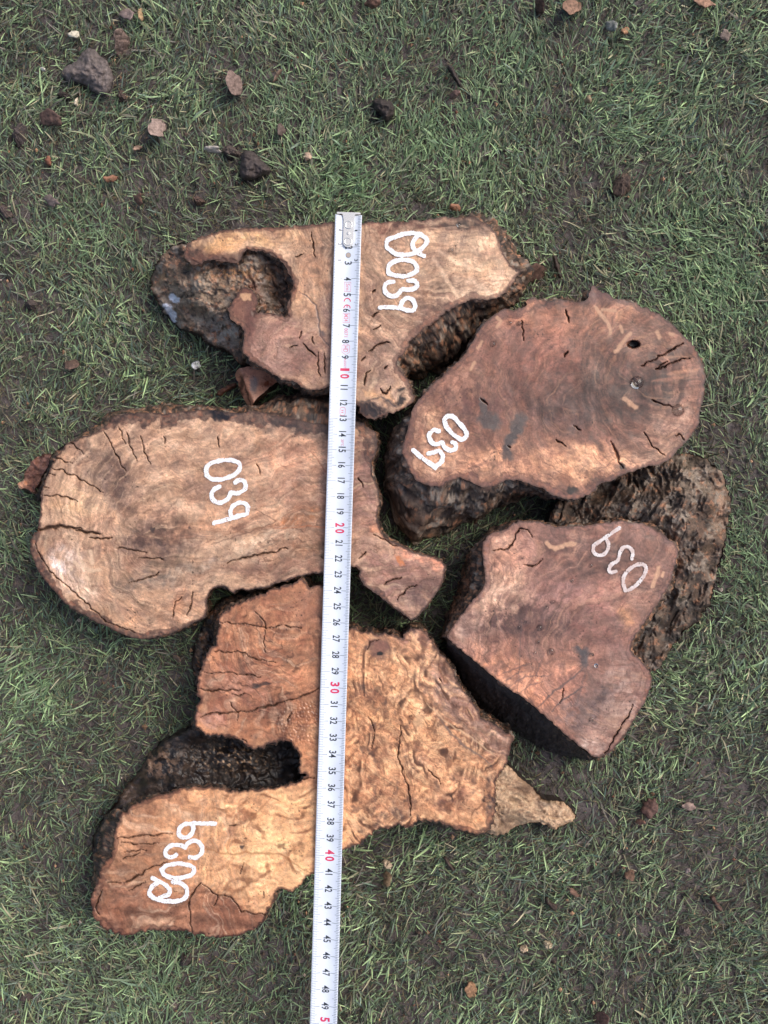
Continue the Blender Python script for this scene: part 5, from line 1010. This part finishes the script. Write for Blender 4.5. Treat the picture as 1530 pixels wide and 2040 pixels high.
# ------------------------------------------------------------------ chips, clods and stones lying on the turf
def flake(name, cx, cy, w, h, rot, col, label, cat, seed, thick=.0016, z=.0065, jag=.22, pts=None, tilt=(0, 0), group=None, pinch=0):
    rr = np.random.RandomState(seed); w *= 1.22; h *= 1.22; rel = max(1, thick / .003)
    if pts is None:
        n = 16; a = np.linspace(0, 6.283, n, endpoint=False)
        rad = 1 + rr.uniform(-jag, jag, n); k = rr.choice([2, 3, 4]); rad = rad + .12 * np.cos(k * a + rr.rand() * 6)
        X = np.sign(np.cos(a)) * np.abs(np.cos(a)) ** .8 * w / 2 * rad; Y = np.sin(a) * h / 2 * rad * (1 - pinch * np.cos(a))
        t = math.radians(rot); pts = np.stack([cx + X * math.cos(t) - Y * math.sin(t), cy + X * math.sin(t) + Y * math.cos(t)], -1)
    poly = refine(pts, 1.6, .8, seed); v, f, e = grid_mesh(poly, 1.6)
    sd = seg_dist(v[:, 0], v[:, 1], poly, True); sz_ = max(w, h)
    dome = np.minimum(sd / (sz_ * .22), 1) ** .5
    zz = z + thick * dome + tilt[0] * (v[:, 0] - cx) * 1e-4 + tilt[1] * (v[:, 1] - cy) * 1e-4 + .0008 * rel * fbm(v[:, 0] / (9 + 3 * rel), v[:, 1] / (9 + 3 * rel), 4, seed) * dome + .0006 * fbm(v[:, 0] / 25, v[:, 1] / 25, 2, seed + 2)
    P = unproj(v[:, 0], v[:, 1], zz)
    c = lin(col)[None] * (1 + .45 * fbm(v[:, 0] / 7, v[:, 1] / 7, 4, seed + 3))[:, None]
    m = sst(.25, .6, gn(v[:, 0] / 5, v[:, 1] / 5, seed + 4))[:, None] * .45; c = c * (1 - m) + lin((60, 48, 42)) * m
    # underside
    n0 = len(P); B_ = P.copy(); B_[:, 2] = zz - thick * dome * 1.2 - .0008 - 0 * sd
    o_loc = np.array([*unproj(cx, cy, 0.0)])
    root = tag(mesh_np(name, np.concatenate([P, B_]) - o_loc, np.concatenate([f, f[:, ::-1] + n0]), M_debris, None, {'Col': np.clip(np.concatenate([c, c * .6]), .004, 1)}), label, cat, group)
    root.location = [float(q) for q in o_loc]; return root
def lump(name, cx, cy, w, h, rot, col, label, cat, seed, height=.010, rough=.3, group=None):
    bm = bmesh.new(); bmesh.ops.create_icosphere(bm, subdivisions=5, radius=1)
    v = np.array([q.co[:] for q in bm.verts]); f = np.array([[q.index for q in p.verts] for p in bm.faces]); bm.free()
    q_ = np.random.RandomState(seed).normal(0, 1, (16, 3)); q_[:, 2] = np.abs(q_[:, 2]) + .3; q_ /= np.linalg.norm(q_, axis=1)[:, None]
    fac = np.min(np.random.RandomState(seed + 1).uniform(.55, .95, 16)[None] / np.maximum(v @ q_.T, .05), 1); fac = np.minimum(fac, 1.25)
    d = fac + rough * .55 * (fbm(v[:, 0] * 1.3 + v[:, 2] * .7, v[:, 1] * 1.3 - v[:, 2] * .5, 4, seed, .6) + .5 * np.abs(gn(v[:, 0] * 3 + v[:, 2], v[:, 1] * 3 + v[:, 2], seed + 2)))
    a = np.arctan2(v[:, 1], v[:, 0]); d = d * (1 + rough * .5 * gn(np.cos(a) * 1.2 + 5, np.sin(a) * 1.2, seed + 3))
    p = v * d[:, None]; hw, hh = w * .54 / 2990, h * .54 / 2990; t = -math.radians(rot)
    X = p[:, 0] * hw; Y = p[:, 1] * hh
    P = np.stack([X * math.cos(t) - Y * math.sin(t), X * math.sin(t) + Y * math.cos(t), np.maximum(p[:, 2], -.4) * height * .42 + height * .02], -1)
    c = lin(col)[None] * (1 + .5 * fbm(v[:, 0] * 3 + v[:, 2], v[:, 1] * 3, 4, seed + 4))[:, None]
    m = sst(.1, .45, fbm(v[:, 0] * 2 + v[:, 2], v[:, 1] * 2, 4, seed + 5, .6))[:, None] * .5; c = c * (1 - m) + lin((44, 36, 33)) * m
    m = sst(.35, .6, gn(v[:, 0] * 6, v[:, 1] * 6 + v[:, 2], seed + 6))[:, None] * .4; c = c * (1 - m) + lin((140, 118, 100)) * m
    o = tag(mesh_np(name, P, f, M_debris, None, {'Col': np.clip(c, .004, 1)}), label, cat, group)
    o.location = [float(q) for q in unproj(cx, cy, .004)]; return o
D = [
 ('f','wood_chip',243,88,26,52,-12,(176,140,124),'large pinkish tan notched flake in the grass near the upper left corner','wood chip'),
 ('c','bark_clod',178,145,92,66,25,(112,98,94),'big lumpy grey-brown bark clod at upper left of the turf','bark clod',[(122,142),(130,132),(150,125),(158,112),(165,100),(180,95),(193,100),(200,113),(215,122),(222,140),(227,160),(220,180),(212,190),(195,188),(180,180),(170,168),(155,163),(135,163),(123,152)]),
 ('f','wood_chip',252,28,20,24,40,(150,124,116),'small greyish pink flake just above the large tan flake','wood chip'),
 ('f','wood_chip',280,27,9,20,5,(190,150,100),'thin yellowish sliver at the top edge beside the greyish flake','wood chip'),
 ('f','wood_chip',148,68,18,12,20,(224,210,180),'cream white crumb above the lumpy bark clod','wood chip'),
 ('f','wood_chip',85,137,10,6,20,(226,214,190),'tiny white splinter left of the lumpy bark clod','wood chip'),
 ('f','wood_chip',152,203,6,13,5,(228,206,170),'tiny cream splinter standing below the lumpy bark clod','wood chip'),
 ('f','dead_leaf',102,236,40,24,15,(112,80,68),'reddish brown curled leaf left of centre below the bark clod','leaf'),
 ('l','soil_clod',37,269,26,38,15,(78,66,64),'dark oval clod near the left edge beside the brown leaf','clod',.010),
 ('l','soil_clod',128,190,26,18,10,(66,54,50),'small dark clod tucked under the lumpy bark clod','clod',.007),
 ('l','bark_crumb',242,190,18,22,-30,(88,66,58),'small brown bark crumb right of the lumpy bark clod','bark crumb',.006),
 ('f','wood_chip',313,253,26,30,-10,(170,140,128),'pale pinkish square flake in the upper left grass','wood chip'),
 ('f','wood_chip',273,295,17,8,-10,(178,136,108),'small tan sliver below the pale square flake','wood chip'),
 ('f','dead_leaf',102,400,28,16,30,(132,110,102),'greyish leaf fragment in the left grass','leaf'),
 ('f','wood_chip',220,355,24,9,-6,(160,104,76),'orange-brown sliver between the grey leaf and the large dark clods','wood chip'),
 ('f','wood_chip',96,321,10,16,-20,(160,92,64),'small orange splinter above the grey leaf fragment','wood chip'),
 ('f','wood_chip',275,397,14,20,-15,(136,92,72),'brown thumbnail-sized flake above the left end of the top slice','wood chip'),
 ('l','soil_clod',8,420,26,20,30,(92,74,70),'brown clod cut off by the left edge of the picture','clod',.008),
 ('f','wood_chip',424,297,30,11,5,(206,190,172),'whitish flake beside a dark clod above the top slice','wood chip'),
 ('l','soil_clod',458,302,34,22,10,(86,72,66),'medium dark clod right of the whitish flake','clod',.008),
 ('c','bark_clod',505,330,52,56,-30,(78,66,64),'large dark triangular bark chunk above the top slice','bark clod',[(480,304),(496,298),(508,305),(520,318),(541,335),(536,348),(515,355),(492,362),(480,356),(477,332)]),
 ('c','bark_clod',764,214,46,42,20,(62,52,50),'black-brown bark chunk at upper centre of the grass','bark clod',[(740,200),(752,195),(772,197),(784,206),(786,222),(776,240),(764,242),(760,228),(746,222)]),
 ('f','dead_leaf',468,166,24,38,-10,(140,112,102),'dull pinkish leaf left of centre near the top','leaf'),
 ('s','twig',905,150,48,9,62,(66,54,50),'short thick dark twig right of centre near the top','twig'),
 ('f','wood_chip',905,188,20,12,-15,(140,102,88),'reddish flake just below the short thick twig','wood chip'),
 ('f','wood_chip',553,150,8,24,25,(120,92,74),'narrow brown splinter near the top centre','wood chip'),
 ('f','wood_chip',742,5,24,18,10,(124,84,66),'brown flake cut by the top edge near the middle','wood chip'),
 ('f','wood_chip',1075,12,16,36,10,(118,80,68),'upright brown flake at the top edge right of the middle','wood chip'),
 ('f','wood_chip',1140,12,30,26,20,(150,108,84),'orange-brown lumpy flake at the top edge next to the upright one','wood chip'),
 ('f','wood_chip',1405,5,30,16,10,(190,136,104),'bright orange flake at the upper right corner edge','wood chip'),
 ('f','stone',1218,51,18,18,15,(150,150,140),'small grey square stone in the upper right grass','stone'),
 ('f','wood_chip',1246,60,13,10,0,(176,122,82),'small orange crumb beside the grey square stone','wood chip'),
 ('f','wood_chip',1172,198,12,14,0,(160,134,96),'tan crumb in the upper right grass','wood chip'),
 ('l','bark_clod',1240,366,30,38,30,(88,66,54),'rough brown bark chunk right of centre above the oval slice','bark clod',.010),
 ('f','wood_chip',908,413,22,12,35,(172,110,76),'orange flake just above the upper edge of the top slice','wood chip'),
 ('s','twig',1110,531,46,10,78,(72,54,46),'dark upright twig right of the top slice','twig'),
 ('f','bark_piece',1068,545,44,36,30,(98,66,54),'red-brown bark piece leaning at the right tip of the top slice','bark piece'),
 ('f','wood_chip',143,726,26,14,-20,(112,82,68),'brown flake in the grass left of the top slice','wood chip'),
 ('s','twig',452,776,44,9,-28,(120,68,46),'red-brown twig below the bark end of the top slice','twig'),
 ('f','white_lint',391,728,13,12,0,(222,224,228),'white fluffy lint scrap below the mossy bark hump','lint'),
 ('f','bark_piece',1295,1610,24,34,8,(104,68,58),'reddish rectangular bark piece in the lower right grass','bark piece'),
 ('f','wood_chip',1276,1638,16,9,5,(190,124,96),'orange chip just below the reddish bark rectangle','wood chip'),
 ('f','wood_chip',1372,1607,20,14,0,(150,120,108),'pale pinkish chip right of the reddish bark rectangle','wood chip'),
 ('s','twig',1097,1801,34,11,50,(72,52,44),'dark blunt twig at lower right below the pale root','twig'),
 ('f','wood_chip',1146,1780,26,9,35,(134,94,74),'brown splinter beside the dark blunt twig','wood chip'),
 ('s','twig',1428,1800,34,10,55,(98,66,54),'brown twig near the right edge low down','twig'),
 ('f','wood_chip',771,1750,14,26,10,(150,120,88),'tan upright splinter below the bottom slice right of the tape','wood chip'),
 ('l','stone',770,1723,18,14,20,(206,176,140),'pale tan pebble right of the tape below the burl slice','stone',.006),
 ('l','stone',1045,1890,13,13,0,(226,190,150),'left one of two cream pebbles at the bottom right','stone',.006),
 ('l','stone',1093,1883,18,14,10,(210,184,142),'right and larger of two cream pebbles at the bottom right','stone',.006),
 ('f','wood_chip',937,1972,20,26,25,(160,112,74),'orange-brown chip near the bottom edge right of the tape','wood chip'),
 ('s','twig',893,1722,34,8,60,(86,66,56),'thin dark twig below the burl slice','twig'),
 ('f','wood_chip',1196,2030,26,26,10,(134,84,70),'reddish flake cut by the bottom edge at right','wood chip'),
 ('l','soil_clod',1363,1856,20,18,0,(92,78,76),'round dark clod in the lower right grass','clod',.008),
 ('l','soil_clod',50,1988,22,14,0,(86,70,66),'flat dark clod near the bottom left corner','clod',.006),
 ('l','soil_clod',371,1912,24,22,0,(70,58,54),'dark clod below the painted end of the bottom slice','clod',.008),
 ('l','soil_clod',60,606,22,16,20,(80,66,62),'dark clod in the bare patch at left','clod',.007),
 ('f','wood_chip',1310,1895,12,8,0,(130,108,96),'tiny greyish chip right of the cream pebbles','wood chip'),
 ('f','wood_chip',560,258,14,20,0,(104,84,76),'small dull brown flake above the dark triangular chunk','wood chip'),
 ('f','wood_chip',612,312,12,14,0,(196,160,130),'tan speck right of the dark triangular chunk','wood chip'),
 ('l','soil_clod',395,401,20,16,0,(98,70,60),'small reddish clod just above the top slice at left','clod',.006),
 ('f','wood_chip',1446,70,16,20,0,(128,108,98),'dull grey chip near the upper right corner','wood chip'),
 ('f','wood_chip',1370,1735,10,8,0,(176,150,140),'pale speck of wood low at the right','wood chip'),
 ('f','wood_chip',352,1312,16,10,30,(150,112,84),'tan crumb between the left slice and the bottom slice','wood chip'),
 ('f','wood_chip',1256,1745,16,20,0,(120,84,66),'brown flake above the brown twig at lower right','wood chip'),
]
for i, d in enumerate(D):
    cm = sum(d[7]) / 3; d = d[:7] + (tuple(.95 * (cm + (q - cm) * .72) for q in d[7]),) + d[8:]
    k, nm, cx, cy, w_, h_, rot, col, lab, cat = d[:10]
    if k == 'f': flake(nm, cx, cy, w_, h_, rot, col, lab, cat, 500 + i * 7, z=(.0062 if w_ * h_ < 300 else .0082) + .0006 * (i % 3), tilt=((i * 37 % 11) - 5, (i * 53 % 9) - 4), pinch=.25 if 'leaf' in nm else 0)
    elif k == 'c': flake(nm, cx, cy, w_ * .9, h_ * .9, rot, col, lab, cat, 500 + i * 7, thick=.009, z=.004, pts=d[10])
    elif k == 'l': lump(nm, cx, cy, w_, h_, rot, col, lab, cat, 500 + i * 7, d[10] + .004)
    else:
        t = math.radians(rot); rr = np.random.RandomState(i); n = 9; u = np.linspace(-.5, .5, n) * w_
        mid = np.stack([cx + u * math.cos(t), cy + u * math.sin(t)], -1); nv_ = np.array([-math.sin(t), math.cos(t)])
        hw_ = h_ / 2 * (1 + rr.uniform(-.25, .25, n)) * np.array([.6] + [1] * (n - 2) + [.5]); off_ = np.cumsum(rr.normal(0, .5, n))
        mid = mid + nv_ * off_[:, None]
        flake(nm, cx, cy, w_ * .35, h_, rot, col, lab, cat, 500 + i * 7, thick=.003, z=.0055, pts=np.concatenate([mid + nv_ * hw_[:, None], (mid - nv_ * hw_[:, None])[::-1]]))

# ------------------------------------------------------------------ bubbles and drops of water on the wet slices
def bubble(cx, cy, r, zt, label, flat=.5):
    c = unproj(cx, cy, zt + .0003); R = r / 3200; n = 24; V = []; F = []
    prof = [(1.0, -.0004), (1.0, .0)] + [(math.cos(a), math.sin(a) * R * flat) for a in np.linspace(.15, 1.45, 7)]
    bm = bmesh.new(); rings_ = []
    for k, h in prof: rings_.append([bm.verts.new((R * k * math.cos(i * 6.2832 / n), R * k * math.sin(i * 6.2832 / n), h)) for i in range(n)])
    top = bm.verts.new((0, 0, R * flat)); 
    for a, b in zip(rings_[:-1], rings_[1:]):
        for i in range(n): bm.faces.new((a[i], a[(i + 1) % n], b[(i + 1) % n], b[i]))
    for i in range(n): bm.faces.new((rings_[-1][i], rings_[-1][(i + 1) % n], top))
    bm.faces.new(rings_[0][::-1])
    for f_ in bm.faces: f_.smooth = True
    me = bpy.data.meshes.new('water_drop'); bm.to_mesh(me); bm.free(); me.materials.append(M_water)
    o = bpy.data.objects.new('water_drop', me); S.collection.objects.link(o); o.location = [float(q) for q in c]
    tag(o, label, 'water drop', 'water drops on the wet slices')
for b_ in [(1269,762,13,Z2,'largest round water drop near the right end of the oval slice'),(1351,817,12,Z2,'water drop over a crack at the far right of the oval slice'),
           (1098,1298,7,Z4,'round drop above the dark lines of the pinkish right slice'),(1075,1251,6,Z4,'drop in the purple middle of the pinkish right slice'),(1072,1278,4,Z4,'small drop just below the drop in the purple middle'),
           (1177,1127,3.5,Z4,'small round drop left of the painted 9 and 3 on the right slice'),(1140,1156,4.5,Z4,'highest drop in the diagonal row on the right slice'),(1100,1199,4,Z4,'middle drop in the diagonal row on the right slice'),
           (1090,1210,4,Z4,'lower drop in the diagonal row on the right slice'),(1046,1239,3.5,Z4,'thin drop left of the purple middle on the right slice'),(1034,1250,3.5,Z4,'leftmost drop on the pinkish right slice'),
           (1178,1305,4,Z4,'drop over a dark pore on the right slice'),(1188,1326,4,Z4,'drop just right of the dark grey knot on the right slice'),(1178,1434,4.5,Z4,'drop low on the right slice near its bottom corner'),(1066,1301,3.5,Z4,'tiny drop left of the round drop on the right slice'),
           (982,685,6,Z2,'oblong drop at the upper left of the oval slice'),(1015,643,4.5,Z2,'left of two drops near the top edge of the oval slice'),(1034,644,5,Z2,'right of two drops near the top edge of the oval slice'),
           (898,498,5,Z1,'drop right of the painted number on the top slice'),(914,448,5,Z1,'drop near the top edge of the top slice')]: bubble(*b_)
